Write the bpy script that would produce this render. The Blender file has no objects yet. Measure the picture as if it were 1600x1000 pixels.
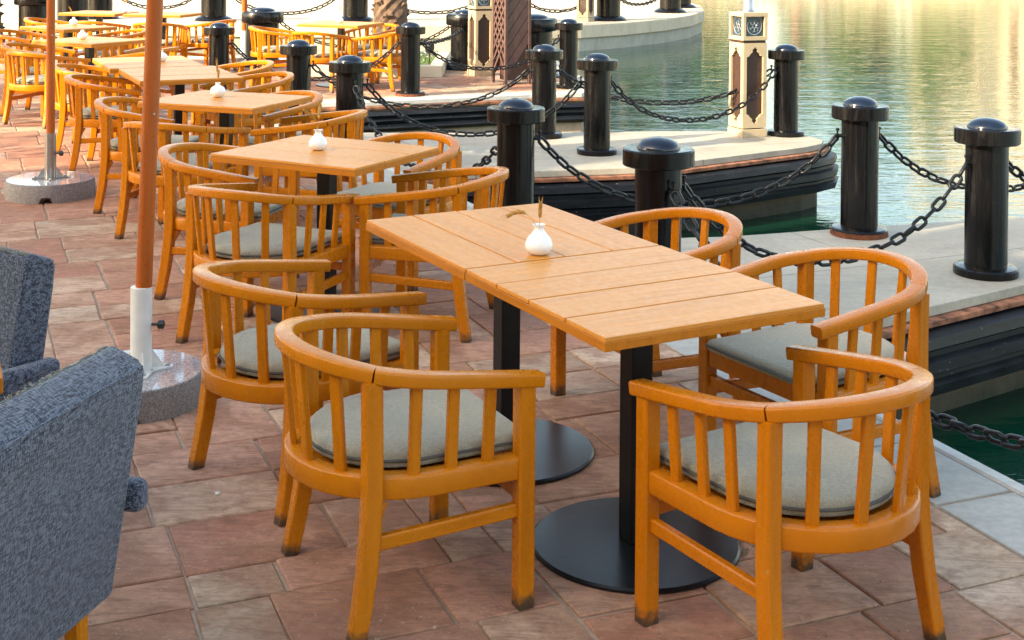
import bpy, bmesh, math, random
from mathutils import Vector, Matrix
from math import sin, cos, pi, radians as R
random.seed(7)
scn = bpy.context.scene
col = scn.collection

# ---------------------------------------------------------------- camera, sky, sun, exposure
p_, r_ = R(.7068), R(.4367)
xh, zh, fw = Vector((1,0,0)), Vector((0,sin(p_),cos(p_))), Vector((0,cos(p_),-sin(p_)))
right = xh*cos(r_)+zh*sin(r_); up = -xh*sin(r_)+zh*cos(r_)
cd = bpy.data.cameras.new("camera"); cam = bpy.data.objects.new("camera", cd); col.objects.link(cam)
m = Matrix.Identity(4)
for i in range(3):
    m[i][0] = right[i]; m[i][1] = up[i]; m[i][2] = -fw[i]
m[0][3], m[1][3], m[2][3] = 0, 0, 1.7093
cam.matrix_world = m
cd.sensor_width = 36; cd.lens = 2082.9/1600*36; cd.shift_y = -563.9/1600; cd.clip_end = 2000; cd.clip_start = .05
scn.camera = cam

SUN_EL, SUN_AZ = R(25), math.atan2(-.84, -.54)
w = bpy.data.worlds.new("World"); scn.world = w; w.use_nodes = True
nt = w.node_tree; bg = nt.nodes['Background']
sky = nt.nodes.new('ShaderNodeTexSky'); sky.sky_type = 'NISHITA'; sky.sun_disc = False
sky.sun_elevation = SUN_EL; sky.sun_rotation = SUN_AZ
sky.air_density = 1.0; sky.dust_density = 2.0; sky.ozone_density = .3
nt.links.new(sky.outputs[0], bg.inputs[0]); bg.inputs[1].default_value = .15
ld = bpy.data.lights.new("sun", 'SUN'); ld.energy = 2.7; ld.angle = R(.5); ld.color = (1, .90, .76)
sun = bpy.data.objects.new("sun", ld); col.objects.link(sun)
tosun = Vector((sin(SUN_AZ)*cos(SUN_EL), cos(SUN_AZ)*cos(SUN_EL), sin(SUN_EL)))
sun.rotation_euler = tosun.to_track_quat('Z', 'Y').to_euler(); sun.location = (-6, -4, 12)
vs = scn.view_settings; vs.view_transform = 'Standard'; vs.look = 'None'; vs.gamma = 1; vs.exposure = 2.2
vs.use_white_balance = True; vs.white_balance_temperature = 7700; vs.white_balance_tint = 6
scn.render.engine = 'CYCLES'

# ---------------------------------------------------------------- materials
class MT:
    def __init__(s, name):
        s.m = bpy.data.materials.new(name); s.m.use_nodes = True
        s.t = s.m.node_tree; s.b = s.t.nodes['Principled BSDF']; s.co = None
    def n(s, typ, **k):
        nd = s.t.nodes.new(typ)
        for a, v in k.items():
            if a in nd.inputs.keys() if isinstance(a, str) else False: nd.inputs[a].default_value = v
            else: setattr(nd, a, v)
        return nd
    def l(s, a, b): s.t.links.new(a, b)
    def coord(s, kind='Object', scale=(1,1,1), rot=(0,0,0)):
        tc = s.n('ShaderNodeTexCoord'); mp = s.n('ShaderNodeMapping')
        mp.inputs['Scale'].default_value = scale; mp.inputs['Rotation'].default_value = rot
        s.l(tc.outputs[kind], mp.inputs[0]); return mp.outputs[0]
    def noise(s, co, scale, detail=4, rough=.55, dist=0):
        nd = s.n('ShaderNodeTexNoise'); nd.inputs['Scale'].default_value = scale
        nd.inputs['Detail'].default_value = detail; nd.inputs['Roughness'].default_value = rough
        nd.inputs['Distortion'].default_value = dist; s.l(co, nd.inputs['Vector']); return nd.outputs['Fac']
    def ramp(s, f, stops):
        nd = s.n('ShaderNodeValToRGB'); e = nd.color_ramp.elements
        while len(e) < len(stops): e.new(.5)
        for el, (p, c) in zip(e, stops):
            el.position = p; el.color = tuple(c)+(1,) if not isinstance(c, (int, float)) else (c, c, c, 1)
        s.l(f, nd.inputs[0]); return nd.outputs[0]
    def mix(s, f, a, b, mode='MIX'):
        nd = s.n('ShaderNodeMix', data_type='RGBA', blend_type=mode)
        for sock, v in ((nd.inputs[0], f), (nd.inputs[6], a), (nd.inputs[7], b)):
            if hasattr(v, 'node'): s.l(v, sock)
            elif isinstance(v, (int, float)): sock.default_value = v
            else: sock.default_value = tuple(v)+(1,)
        return nd.outputs[2]
    def math(s, op, a, b=0):
        nd = s.n('ShaderNodeMath', operation=op)
        for i, v in enumerate((a, b)):
            if hasattr(v, 'node'): s.l(v, nd.inputs[i])
            else: nd.inputs[i].default_value = v
        return nd.outputs[0]
    def bump(s, h, strength, dist=.01, prev=None):
        nd = s.n('ShaderNodeBump'); nd.inputs['Strength'].default_value = strength; nd.inputs['Distance'].default_value = dist
        s.l(h, nd.inputs['Height'])
        if prev: s.l(prev, nd.inputs['Normal'])
        s.l(nd.outputs[0], s.b.inputs['Normal']); return nd.outputs[0]
    def set(s, base=None, rough=None, metal=None, spec=None, coat=None):
        for k, v in (('Base Color', base), ('Roughness', rough), ('Metallic', metal), ('Specular IOR Level', spec), ('Coat Weight', coat)):
            if v is None: continue
            if hasattr(v, 'node'): s.l(v, s.b.inputs[k])
            elif isinstance(v, (int, float)): s.b.inputs[k].default_value = v
            else: s.b.inputs[k].default_value = tuple(v)+(1,)
        return s.m
M = {}
def simple(name, c, rough=.5, metal=0, nscale=20, var=.15, bump=.05, spec=.5):
    a = MT(name); co = a.coord(); f = a.noise(co, nscale, 5)
    lo = tuple(x*(1-var) for x in c); hi = tuple(min(1, x*(1+var)) for x in c)
    a.set(a.ramp(f, [(.3, lo), (.7, hi)]), rough, metal, spec)
    if bump: a.bump(f, bump)
    M[name] = a.m; return a.m

def wood(name, c, worn, rough=.38, dark_feet=True, axis=2, contrast=1.0, chip=.64, blotch=1.0):
    a = MT(name); sc = [30, 30, 30] if axis is not None else [5, 5, 5]
    if axis is not None: sc[axis] = 1.6
    co = a.coord(scale=tuple(sc)); g = a.noise(co, 1.6, 6, .6, .6)
    co2 = a.coord(); f2 = a.noise(co2, 3.2, 3); f3 = a.noise(co2, 38, 6, .7)
    oi = a.n('ShaderNodeObjectInfo')
    base = a.ramp(g, [(.25, tuple(x*(1-.24*contrast) for x in c)), (.5, c), (.78, tuple(min(1, x*(1+.16*contrast)) for x in c))])
    base = a.mix(a.ramp(f2, [(.35, 0), (.72, .38*blotch)]), base, (c[0]*.74, c[1]*.62, c[2]*.55))
    base = a.mix(a.ramp(a.noise(co2, 13, 6, .7), [(.60, 0), (.78, .35*blotch)]), base, (c[0]*.55, c[1]*.42, c[2]*.5))
    sc_ = a.n('ShaderNodeSeparateColor'); a.l(oi.outputs['Color'], sc_.inputs[0])
    rv = a.math('ADD', a.math('MULTIPLY', oi.outputs['Random'], .10), a.math('SUBTRACT', 1.0, sc_.outputs[0]))
    base = a.mix(rv, base, (c[0]*.9, c[1]*.66, c[2]*.5))
    chips = a.ramp(a.noise(co2, 55, 7, .75), [(chip, 0), (chip+.035, .8)])
    base = a.mix(chips, base, worn)
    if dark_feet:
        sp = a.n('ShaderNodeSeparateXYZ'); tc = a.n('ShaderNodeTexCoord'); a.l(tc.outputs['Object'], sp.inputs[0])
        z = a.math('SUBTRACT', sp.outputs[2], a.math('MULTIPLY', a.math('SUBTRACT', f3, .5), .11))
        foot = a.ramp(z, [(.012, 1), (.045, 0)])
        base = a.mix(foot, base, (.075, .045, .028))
    a.set(base, a.ramp(f3, [(.3, rough-.08), (.7, rough+.14)]), 0, .32)
    a.bump(f3 if axis is None else a.mix(.4, g, f3), .03, .0025)
    M[name] = a.m; return a.m
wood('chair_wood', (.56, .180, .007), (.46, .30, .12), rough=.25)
wood('rail_wood', (.56, .180, .007), (.46, .30, .12), rough=.25, dark_feet=False, axis=None, contrast=.45)
wood('stretcher_wood', (.56, .180, .007), (.46, .30, .12), rough=.25, dark_feet=False, axis=0)
wood('table_wood', (.66, .262, .050), (.26, .14, .06), rough=.34, dark_feet=False, axis=0, contrast=.8, chip=.74, blotch=.2)
wood('table_wood_cross', (.66, .262, .050), (.26, .14, .06), rough=.34, dark_feet=False, axis=1, contrast=.8, chip=.74, blotch=.2)
wood('table_edge_wood', (.50, .165, .012), (.30, .16, .07), rough=.36, dark_feet=False, axis=0)
wood('pole_wood', (.42, .10, .018), (.30, .12, .04), rough=.3, dark_feet=False)
simple('plank_gap', (.018, .013, .010), .95)
a = MT('black_paint'); co = a.coord(); f = a.noise(co, 60, 6, .75); g = a.noise(a.coord(scale=(14, 14, 1.6)), 2, 6, .65, .5)
cc = a.mix(a.ramp(g, [(.50, 0), (.75, .30)]), (.0032, .0032, .004), (.030, .027, .024))
cc = a.mix(a.ramp(f, [(.66, 0), (.70, .7)]), cc, (.09, .085, .078))
a.set(cc, a.ramp(g, [(.35, .13), (.7, .34)]), 0, .30); a.bump(a.noise(co, 7, 3), .03, .01); M['black_paint'] = a.m
simple('black_cap', (.004, .009, .022), .15, 0, 9, .3, .02, .5)
simple('chain_iron', (.005, .0055, .007), .38, 0, 60, .5, .2, .35)
simple('table_iron', (.005, .0052, .0065), .30, 0, 30, .4, .05, .35)
simple('ceramic', (.82, .81, .79), .22, 0, 4, .02, 0)
simple('dry_straw', (.46, .24, .055), .8, 0, 90, .4, .3)
simple('white_paint', (.72, .70, .64), .45, 0, 18, .08, .05)
simple('steel', (.42, .41, .40), .28, .9, 30, .15, .02)
simple('cream_paint', (.45, .345, .215), .5, 0, 14, .06, .05)
simple('brown_panel', (.045, .018, .011), .5, 0, 18, .2, .05)
simple('glass_dark', (.03, .06, .09), .08, 0, 8, .2, 0)
simple('brown_wood', (.085, .042, .034), .6, 0, 12, .2, .1)
simple('rust_trim', (.24, .095, .05), .9, 0, 14, .75, .5)
simple('black_plastic', (.014, .014, .015), .4)
simple('bark', (.12, .075, .05), .95, 0, 7, .5, .8)
simple('leaf', (.045, .13, .014), .55, 0, 2.5, .45, 0)
simple('leaf_dark', (.022, .075, .012), .6, 0, 2, .45, 0)
simple('sandstone', (.54, .49, .39), .85, 0, 1.2, .12, .2)
simple('sandstone_trim', (.66, .54, .38), .8, 0, 1.2, .08, .1)
simple('window_glass', (.03, .045, .055), .07, 0, 3, .2, 0)
simple('pebble_white', (.7, .68, .62), .7)
simple('soil', (.16, .12, .08), .95, 0, 14, .3, .5)
simple('canvas', (.55, .38, .22), .9, 0, 9, .08, .2)

def fabric(name, c1, c2, scale, bump=.5, rough=.95):
    a = MT(name); co = a.coord()
    wx = a.noise(a.coord(scale=(scale, scale*.18, scale)), 1, 3, .7); wy = a.noise(a.coord(scale=(scale*.18, scale, scale*.3)), 1, 3, .7)
    f = a.mix(.5, wx, wy); big = a.noise(co, 5, 3)
    a.set(a.mix(a.ramp(big, [(.35, 0), (.7, .35)]), a.ramp(f, [(.45, c1), (.56, c2)]), tuple((x+y)*.42 for x, y in zip(c1, c2))), rough, 0, .2)
    a.b.inputs['Sheen Weight'].default_value = .25
    a.bump(f, bump, .004); M[name] = a.m
fabric('seat_fabric', (.27, .25, .185), (.40, .375, .285), 420, .3)
fabric('armchair_fabric', (.006, .009, .020), (.150, .168, .215), 280, 1.0)
simple('piping', (.09, .09, .08), .9)
simple('rust', (.12, .036, .014), .95, 0, 40, .6, .4)

a = MT('flagstone'); co0 = a.coord()
at = a.n('ShaderNodeAttribute'); at.attribute_name = 'tint'
va = a.n('ShaderNodeVectorMath', operation='MULTIPLY_ADD'); a.l(at.outputs['Color'], va.inputs[0]); va.inputs[1].default_value = (313, 171, 97); a.l(co0, va.inputs[2]); co = va.outputs[0]
sep = a.n('ShaderNodeSeparateColor'); a.l(at.outputs['Color'], sep.inputs[0])
pal = a.ramp(sep.outputs[0], [(0, (.38, .155, .095)), (.2, (.50, .225, .145)), (.4, (.58, .31, .21)), (.55, (.44, .215, .135)), (.72, (.62, .39, .27)), (.86, (.56, .41, .29)), (.93, (.47, .34, .235)), (1, (.70, .50, .36))])
f1 = a.noise(co, 4.5, 8, .62, .8); f2 = a.noise(co, 26, 9, .7, .4); mp = a.n('ShaderNodeMapping'); mp.inputs['Scale'].default_value = (3, 11, 3); mp.inputs['Rotation'].default_value = (0, 0, .4); a.l(co, mp.inputs[0]); f3 = a.noise(mp.outputs[0], 2.2, 8, .7, 1.6)
c = a.mix(a.ramp(f1, [(.38, .0), (.66, .42)]), pal, (.58, .385, .245))
w1 = a.n('ShaderNodeTexNoise'); w1.inputs['Scale'].default_value = 2.2; w1.inputs['Detail'].default_value = 5; w1.inputs['Distortion'].default_value = 1.5; a.l(co, w1.inputs['Vector'])
c = a.mix(a.ramp(w1.outputs['Fac'], [(.44, .0), (.58, .6)]), c, (.30, .135, .075))
c = a.mix(a.ramp(f3, [(.44, 0), (.70, .75)]), c, (.21, .095, .058))
c = a.mix(a.ramp(f2, [(.35, .35), (.55, 0)]), c, (.13, .072, .052))
c = a.mix(a.ramp(a.noise(co, 70, 4, .8), [(.60, 0), (.70, .6)]), c, (.60, .46, .35))
a.set(c, a.ramp(f1, [(.3, .55), (.7, .8)]), 0, .22)
b1 = a.bump(f3, .35, .012); a.bump(f2, .35, .006, b1); M['flagstone'] = a.m

def concrete(name, c, streak=(.25, .25, .22), joints=0):
    a = MT(name); co = a.coord(); f = a.noise(co, 1.7, 8, .6, .5); g = a.noise(co, 30, 8, .7)
    cc = a.ramp(f, [(.3, tuple(x*.78 for x in c)), (.55, c), (.75, tuple(min(1, x*1.12) for x in c))])
    cc = a.mix(a.ramp(g, [(.4, .28), (.6, 0)]), cc, streak)
    st = a.noise(a.coord(scale=(1.2, 7, 1), rot=(0, 0, .3)), 1.5, 6, .65, 1)
    cc = a.mix(a.ramp(st, [(.5, 0), (.68, .5)]), cc, tuple(x*.62 for x in c))
    if joints:
        bt = a.n('ShaderNodeTexBrick'); a.l(a.coord(rot=(0, 0, -.42)), bt.inputs['Vector']); bt.inputs['Color1'].default_value = (1, 1, 1, 1); bt.inputs['Color2'].default_value = (.86, .86, .86, 1); bt.inputs['Mortar'].default_value = (.5, .46, .42, 1)
        bt.inputs['Scale'].default_value = 1; bt.inputs['Mortar Size'].default_value = .006; bt.inputs['Brick Width'].default_value = 1.9; bt.inputs['Row Height'].default_value = .95; bt.inputs['Mortar Smooth'].default_value = .3
        cc = a.mix(1.0, cc, bt.outputs['Color'], 'MULTIPLY')
    a.set(cc, .72, 0, .35); a.bump(g, .25, .004); M[name] = a.m
concrete('deck_concrete', (.45, .41, .335), (.24, .20, .155), 1)
concrete('strip_concrete', (.47, .455, .41), (.20, .20, .185))
concrete('rim_stone', (.56, .56, .52), (.35, .35, .31))
concrete('promenade', (.60, .50, .37), (.42, .34, .24))
concrete('mortar', (.46, .34, .24), (.10, .065, .045))
concrete('quay_wall', (.40, .38, .32), (.16, .15, .11))
a = MT('wet_stone'); co = a.coord()
sp = a.n('ShaderNodeSeparateXYZ'); a.l(co, sp.inputs[0])
f = a.noise(co, 6, 8, .7)
z = a.math('ADD', sp.outputs[2], a.math('MULTIPLY', a.math('SUBTRACT', f, .5), .12))
a.set(a.mix(a.ramp(f, [(.35, 0), (.65, .6)]), a.ramp(a.math('ADD', z, .55), [(.0, (.016, .018, .008)), (.07, (.06, .048, .026)), (.12, (.15, .10, .062))]), (.07, .055, .04)), .75)
a.bump(f, .6, .02); M['wet_stone'] = a.m
a = MT('rubber'); co = a.coord(); f = a.noise(a.coord(scale=(3, 3, 14)), 1.5, 7, .65)
g = a.noise(co, 45, 3, .5)
cc = a.ramp(f, [(.35, (.0035, .004, .006)), (.75, (.020, .021, .024))])
cc = a.mix(a.ramp(g, [(.70, 0), (.74, .8)]), cc, (.30, .29, .27))
a.set(cc, .5, 0, .25); M['rubber'] = a.m
a = MT('granite'); co = a.coord(); f = a.noise(co, 160, 3, .8); g = a.noise(co, 12, 6, .6)
cc = a.ramp(f, [(.40, (.14, .11, .12)), (.50, (.36, .32, .32)), (.62, (.52, .49, .48))])
a.set(a.mix(a.ramp(g, [(.4, 0), (.65, .3)]), cc, (.55, .52, .49)), .06, 0, .8); M['granite'] = a.m
a = MT('granite_rough'); co = a.coord(); f = a.noise(co, 150, 4, .8); g = a.noise(co, 18, 6, .7)
a.set(a.mix(.35, a.ramp(f, [(.38, (.07, .065, .07)), (.52, (.24, .22, .22)), (.62, (.42, .40, .38))]), (.30, .27, .25)), .8, 0, .3); a.bump(a.mix(.5, f, g), .8, .012); M['granite_rough'] = a.m
# water: teal body, wind ripples
a = MT('water'); tc = a.coord(scale=(1, 1, 1), rot=(0, 0, .25))
n1 = a.noise(a.coord(scale=(1.0, 2.6, 1), rot=(0, 0, .2)), 1.1, 3, .5, .3); n2 = a.noise(a.coord(scale=(1, 2.2, 1), rot=(0, 0, -.15)), 5.5, 4, .55, .3)
n3 = a.noise(tc, .12, 2)
a.set((.0012, .026, .015), .02, 0, .5); a.b.inputs['IOR'].default_value = 1.333; a.b.inputs['Specular Tint'].default_value = (.58, 1, .80, 1)
b1 = a.bump(n1, .45, .026); a.bump(n2, .5, .008, b1); M['water'] = a.m

# ---------------------------------------------------------------- helpers
def link(name, me, mat, parent=None, smooth=None, bevel=0, bseg=2):
    o = bpy.data.objects.new(name, me); col.objects.link(o)
    for mm in (mat if isinstance(mat, (list, tuple)) else [mat]): me.materials.append(M[mm])
    if parent is not None: o.parent = parent
    if smooth is not None:
        for p in me.polygons: p.use_smooth = True
        try: me.set_sharp_from_angle(angle=R(smooth))
        except Exception: pass
    if bevel:
        b = o.modifiers.new('bevel', 'BEVEL'); b.width = bevel; b.segments = bseg; b.limit_method = 'ANGLE'; b.angle_limit = R(40)
    return o
def tag(o, label=None, cat=None, group=None, kind=None):
    if label: o['label'] = label
    if cat: o['category'] = cat
    if group: o['group'] = group
    if kind: o['kind'] = kind
    return o
def thing(name, loc, rz, label, cat, group=None):
    o = bpy.data.objects.new(name, None); col.objects.link(o); o.empty_display_size = .1
    o.location = loc; o.rotation_euler = (0, 0, rz); return tag(o, label, cat, group)
def copy_tree(o, parent=None):
    c = o.copy(); col.objects.link(c)
    if parent is not None: c.parent = parent
    for ch in [x for x in o.children]: copy_tree(ch, c)
    return c
class MB:
    def __init__(s): s.v = []; s.f = []; s.mi = []
    def add(s, vs, fs, mi=0):
        k = len(s.v); s.v += [tuple(v) for v in vs]; s.f += [tuple(i+k for i in f) for f in fs]; s.mi += [mi]*len(fs)
    def box(s, c, d, rz=0, mi=0, M4=None):
        cx, cy, cz = c; dx, dy, dz = d[0]/2, d[1]/2, d[2]/2; vs = []
        for z in (-dz, dz):
            for x, y in ((-dx, -dy), (dx, -dy), (dx, dy), (-dx, dy)):
                vs.append((cx+x*cos(rz)-y*sin(rz), cy+x*sin(rz)+y*cos(rz), cz+z))
        s.add(vs, [(3,2,1,0), (4,5,6,7), (0,1,5,4), (1,2,6,5), (2,3,7,6), (3,0,4,7)], mi); return s
    def sweep(s, path, prof, closed=False, upv=(0,0,1), cap=True, mi=0, scales=None):
        """prof: list of (side, up) offsets; path: 3d points"""
        P = [Vector(p) for p in path]; n = len(P); U = Vector(upv); rings = []
        for i in range(n):
            a = P[i-1] if (i > 0 or closed) else P[i]; b = P[(i+1) % n] if (i < n-1 or closed) else P[i]
            t = (b-a).normalized(); sd = t.cross(U).normalized(); u2 = sd.cross(t).normalized()
            k = 1.0
            if 0 < i < n-1 or closed:
                d1 = (P[i]-P[i-1]).normalized(); k = 1/max(.5, d1.dot(t))
            q = scales[i] if scales else 1
            rings.append([P[i]+sd*(x*k*q)+u2*(y*q) for x, y in prof])
        m_ = len(prof); vs = [v for r in rings for v in r]; fs = []
        for i in range(n if closed else n-1):
            j = (i+1) % n
            for k in range(m_):
                l = (k+1) % m_; fs.append((i*m_+k, i*m_+l, j*m_+l, j*m_+k))
        if cap and not closed:
            fs.append(tuple(range(m_-1, -1, -1))); fs.append(tuple((n-1)*m_+k for k in range(m_)))
        s.add(vs, fs, mi); return s
    def tube(s, path, r, seg=8, closed=False, mi=0, upv=None, scales=None):
        P = [Vector(p) for p in path]
        d = (P[1]-P[0]).normalized(); u = upv or ((0,0,1) if abs(d.z) < .9 else (0,1,0))
        return s.sweep(path, [(r*cos(2*pi*k/seg), r*sin(2*pi*k/seg)) for k in range(seg)], closed, u, mi=mi, scales=scales)
    def lathe(s, prof, seg=32, c=(0,0,0), mi=0, cap=True):
        vs = []; n = len(prof); fs = []
        for r, z in prof:
            for k in range(seg): vs.append((c[0]+r*cos(2*pi*k/seg), c[1]+r*sin(2*pi*k/seg), c[2]+z))
        for i in range(n-1):
            for k in range(seg):
                l = (k+1) % seg; fs.append((i*seg+k, i*seg+l, (i+1)*seg+l, (i+1)*seg+k))
        if cap:
            if prof[0][0] > 1e-4: fs.append(tuple(range(seg-1, -1, -1)))
            if prof[-1][0] > 1e-4: fs.append(tuple((n-1)*seg+k for k in range(seg)))
        s.add(vs, fs, mi); return s
    def prism(s, poly, z0, z1, mi=0):
        n = len(poly); ar = sum(poly[i][0]*poly[(i+1) % n][1]-poly[(i+1) % n][0]*poly[i][1] for i in range(n))
        if ar < 0: poly = poly[::-1]
        s.add([(x, y, z0) for x, y in poly]+[(x, y, z1) for x, y in poly],
              [tuple(range(n-1, -1, -1)), tuple(range(n, 2*n))]+[(i, (i+1) % n, n+(i+1) % n, n+i) for i in range(n)], mi); return s
    def mesh(s, name='mesh'):
        me = bpy.data.meshes.new(name); me.from_pydata(s.v, [], s.f); me.polygons.foreach_set('material_index', s.mi); me.update()
        bm = bmesh.new(); bm.from_mesh(me); bmesh.ops.recalc_face_normals(bm, faces=bm.faces); bm.to_mesh(me); bm.free()
        return me
    def build(s, name, mat, parent=None, smooth=None, bevel=0, bseg=2): return link(name, s.mesh(name), mat, parent, smooth, bevel, bseg)
def rround(w, h, c, n=4):
    out = []
    for (sx, sy, a0) in ((1, -1, -pi/2), (1, 1, 0), (-1, 1, pi/2), (-1, -1, pi)):
        for k in range(n): a_ = a0+(pi/2)*k/(n-1); out.append((sx*(w/2-c)+c*cos(a_), sy*(h/2-c)+c*sin(a_)))
    return out
def rrect(w, h, c):
    a, b = w/2, h/2
    return [(-a+c, -b), (a-c, -b), (a, -b+c), (a, b-c), (a-c, b), (-a+c, b), (-a, b-c), (-a, -b+c)]

# ---------------------------------------------------------------- SETTING
WZ = -.55
mb = MB(); mb.add([(-400, -300, -3), (500, -300, -3), (500, 600, -3), (-400, 600, -3)], [(0,1,2,3)])
tag(mb.build('ground', 'soil'), kind='structure')
mb = MB(); mb.add([(-14.5, -60, WZ), (300, -60, WZ), (300, 400, WZ), (-14.5, 400, WZ)], [(0,1,2,3)])
tag(mb.build('water', 'water'), kind='structure')

rim_line = [(5.2, -4.65), (3.3, .06), (1.63, 4.19), (1.46, 4.61), (.88, 6.08), (.26, 7.6), (-.30, 8.78), (-.95, 10.15), (-1.70, 12.1), (-2.55, 13.75), (-2.35, 13.98), (-1.54, 14.16), (.21, 14.98), (.80, 15.15), (1.02, 15.5), (1.0, 16.1), (.62, 19.5), (-6.6, 19.5), (-6.6, 23.2), (-14.5, 23.2)]
terr = rim_line+[(-14.5, -4.65)]
def offset_line(L, d):
    out = []
    for i, p in enumerate(L):
        a = Vector(L[max(i-1, 0)]); b = Vector(L[min(i+1, len(L)-1)]); t = (b-a).normalized(); nrm = Vector((-t.y, t.x))
        out.append((p[0]+nrm.x*d, p[1]+nrm.y*d))
    return out
inner = offset_line(rim_line, .36)
MB().prism(terr, -1.0, -.0075).build('terrace_base', 'mortar')['kind'] = 'structure'
# grey concrete strip along the quay edge, cut into slabs, with its pale rim
mb = MB()
o1, o2 = offset_line(rim_line, .055), offset_line(rim_line, .345)
def along(L, step):
    out = []
    for i in range(len(L)-1):
        a, b = Vector(L[i]), Vector(L[i+1]); n = max(1, round((b-a).length/step))
        out += [(i, k/n, (k+1)/n) for k in range(n)]
    return out
for i, t0, t1 in along(rim_line, 1.25):
    def q(L, t): return Vector(L[i]).lerp(Vector(L[i+1]), t)
    g = .004/max(.2, (q(o1, t1)-q(o1, t0)).length)
    a_, b_, c_, d_ = q(o1, t0+g), q(o1, t1-g), q(o2, t1-g), q(o2, t0+g)
    mb.prism([tuple(a_), tuple(b_), tuple(c_), tuple(d_)], -.03, .001)
tag(mb.build('quay_strip', 'strip_concrete', bevel=.004), kind='structure')
mb = MB(); mb.sweep([(x, y, -.02) for x, y in offset_line(rim_line, .022)], rrect(.058, .055, .008))
tag(mb.build('quay_rim', 'rim_stone'), kind='structure')
# paving: coursed flagstones laid in the direction of the quay
def clip(poly, rect):
    out = poly
    for k in range(4):
        a = rect[k]; b = rect[(k+1) % 4]; inp = out; out = []
        if not inp: return []
        def side(p): return (b[0]-a[0])*(p[1]-a[1])-(b[1]-a[1])*(p[0]-a[0])
        for i in range(len(inp)):
            p, q_ = inp[i-1], inp[i]; sp_, sq = side(p), side(q_)
            if sq >= 0:
                if sp_ < 0: t = sp_/(sp_-sq); out.append((p[0]+(q_[0]-p[0])*t, p[1]+(q_[1]-p[1])*t))
                out.append(q_)
            elif sp_ >= 0: t = sp_/(sp_-sq); out.append((p[0]+(q_[0]-p[0])*t, p[1]+(q_[1]-p[1])*t))
    return out
pave_poly = [p for p in inner]+[(-14.5, -4.65)]
A0 = R(22.5); ux, uy = Vector((cos(A0), sin(A0))), Vector((-sin(A0), cos(A0)))
vsum = []; fsum = []; cols = []
rnd = random.Random(11)
def pip(x, y, P):
    ins = False; j = len(P)-1
    for i in range(len(P)):
        if (P[i][1] > y) != (P[j][1] > y) and x < (P[j][0]-P[i][0])*(y-P[i][1])/(P[j][1]-P[i][1])+P[i][0]: ins = not ins
        j = i
    return ins
def rd_(q_):
    best = 9
    for i in range(8):
        a, b = Vector(rim_line[i]), Vector(rim_line[i+1]); p = Vector(q_); t = max(0, min(1, (p-a).dot(b-a)/(b-a).length_squared)); best = min(best, (p-a.lerp(b, t)).length)
    return best
b_ = -7.0
while b_ < 30:
    h = rnd.choice([.52, .58, .64]); a_ = -12+rnd.random()
    while a_ < 14:
        l = rnd.choice([.38, .46, .58, .7, .82, .95]); sub = []
        if l < .5 and rnd.random() < .35: sub = [(a_, a_+l, b_, b_+h)]
        elif rnd.random() < .22:
            m1 = a_+l*rnd.choice([.35, .4, .6]); sub = [(a_, m1, b_, b_+h), (m1, a_+l, b_, b_+h*.5), (m1, a_+l, b_+h*.5, b_+h)] if m1-a_ < .42 else [(a_, m1, b_, b_+h*.55), (a_, m1, b_+h*.55, b_+h), (m1, a_+l, b_, b_+h)]
        else:
            hm = b_+h*rnd.choice([.36, .45, .5, .55, .64])
            for (q0, q1) in ((b_, hm), (hm, b_+h)):
                if l > .5 and rnd.random() < .75:
                    m1 = a_+l*rnd.choice([.35, .42, .5, .58, .65]); sub += [(a_, m1, q0, q1), (m1, a_+l, q0, q1)]
                else: sub.append((a_, a_+l, q0, q1))
        for (x0, x1, y0, y1) in sub:
            cc_ = ux*((x0+x1)/2)+uy*((y0+y1)/2)
            if not (-14.5 < cc_.x < 6 and -5 < cc_.y < 23.5): continue
            g = .0042
            j = lambda: rnd.uniform(-.0055, .0055)
            rect = [tuple(ux*(x+j())+uy*(y+j())) for x, y in ((x0+g, y0+g), (x1-g, y0+g), (x1-g, y1-g), (x0+g, y1-g))]
            ins = [pip(q_[0], q_[1], pave_poly) for q_ in rect]
            if not any(ins) and not pip(cc_.x, cc_.y, pave_poly): continue
            if cc_.y < 0 and cc_.x < -5: continue
            poly = rect if all(ins) else clip(pave_poly, rect)
            if len(poly) < 3: continue
            zt = rnd.uniform(-.0012, .0022); tint = rnd.random()*.94; k = len(vsum); n = len(poly)
            if not all(ins) or min(rd_(q_) for q_ in rect) < .42: tint = rnd.choice([.97, 1.0, 1.0, .95, .74]); n = len(poly)
            cen = Vector((sum(q_[0] for q_ in poly)/n, sum(q_[1] for q_ in poly)/n))
            tl = [rnd.uniform(-.0012, .0012) for _ in poly]
            for q_ in poly: vsum.append((q_[0], q_[1], -.015))
            for q_ in poly:
                vsum.append((q_[0], q_[1], zt-.004))
            for q_, t_ in zip(poly, tl):
                d = (cen-Vector(q_)); d = d.normalized()*min(.006, d.length*.3); vsum.append((q_[0]+d.x, q_[1]+d.y, zt+t_))
            fs = [tuple(k+2*n+i for i in range(n))]
            for s0 in (0, n):
                fs += [(k+s0+i, k+s0+(i+1) % n, k+s0+n+(i+1) % n, k+s0+n+i) for i in range(n)]
            fsum += fs; cols += [tint]*len(fs)
        a_ += l
    b_ += h
me = bpy.data.meshes.new('paving'); me.from_pydata(vsum, [], fsum); me.update()
ca = me.color_attributes.new('tint', 'FLOAT_COLOR', 'CORNER')
dat = []
for p in me.polygons:
    q_ = cols[p.index]
    for _ in p.loop_indices: dat += [q_, (q_*7.31) % 1, (q_*3.77) % 1, 1]
ca.data.foreach_set('color', dat)
tag(link('paving', me, 'flagstone'), kind='structure')

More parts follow.
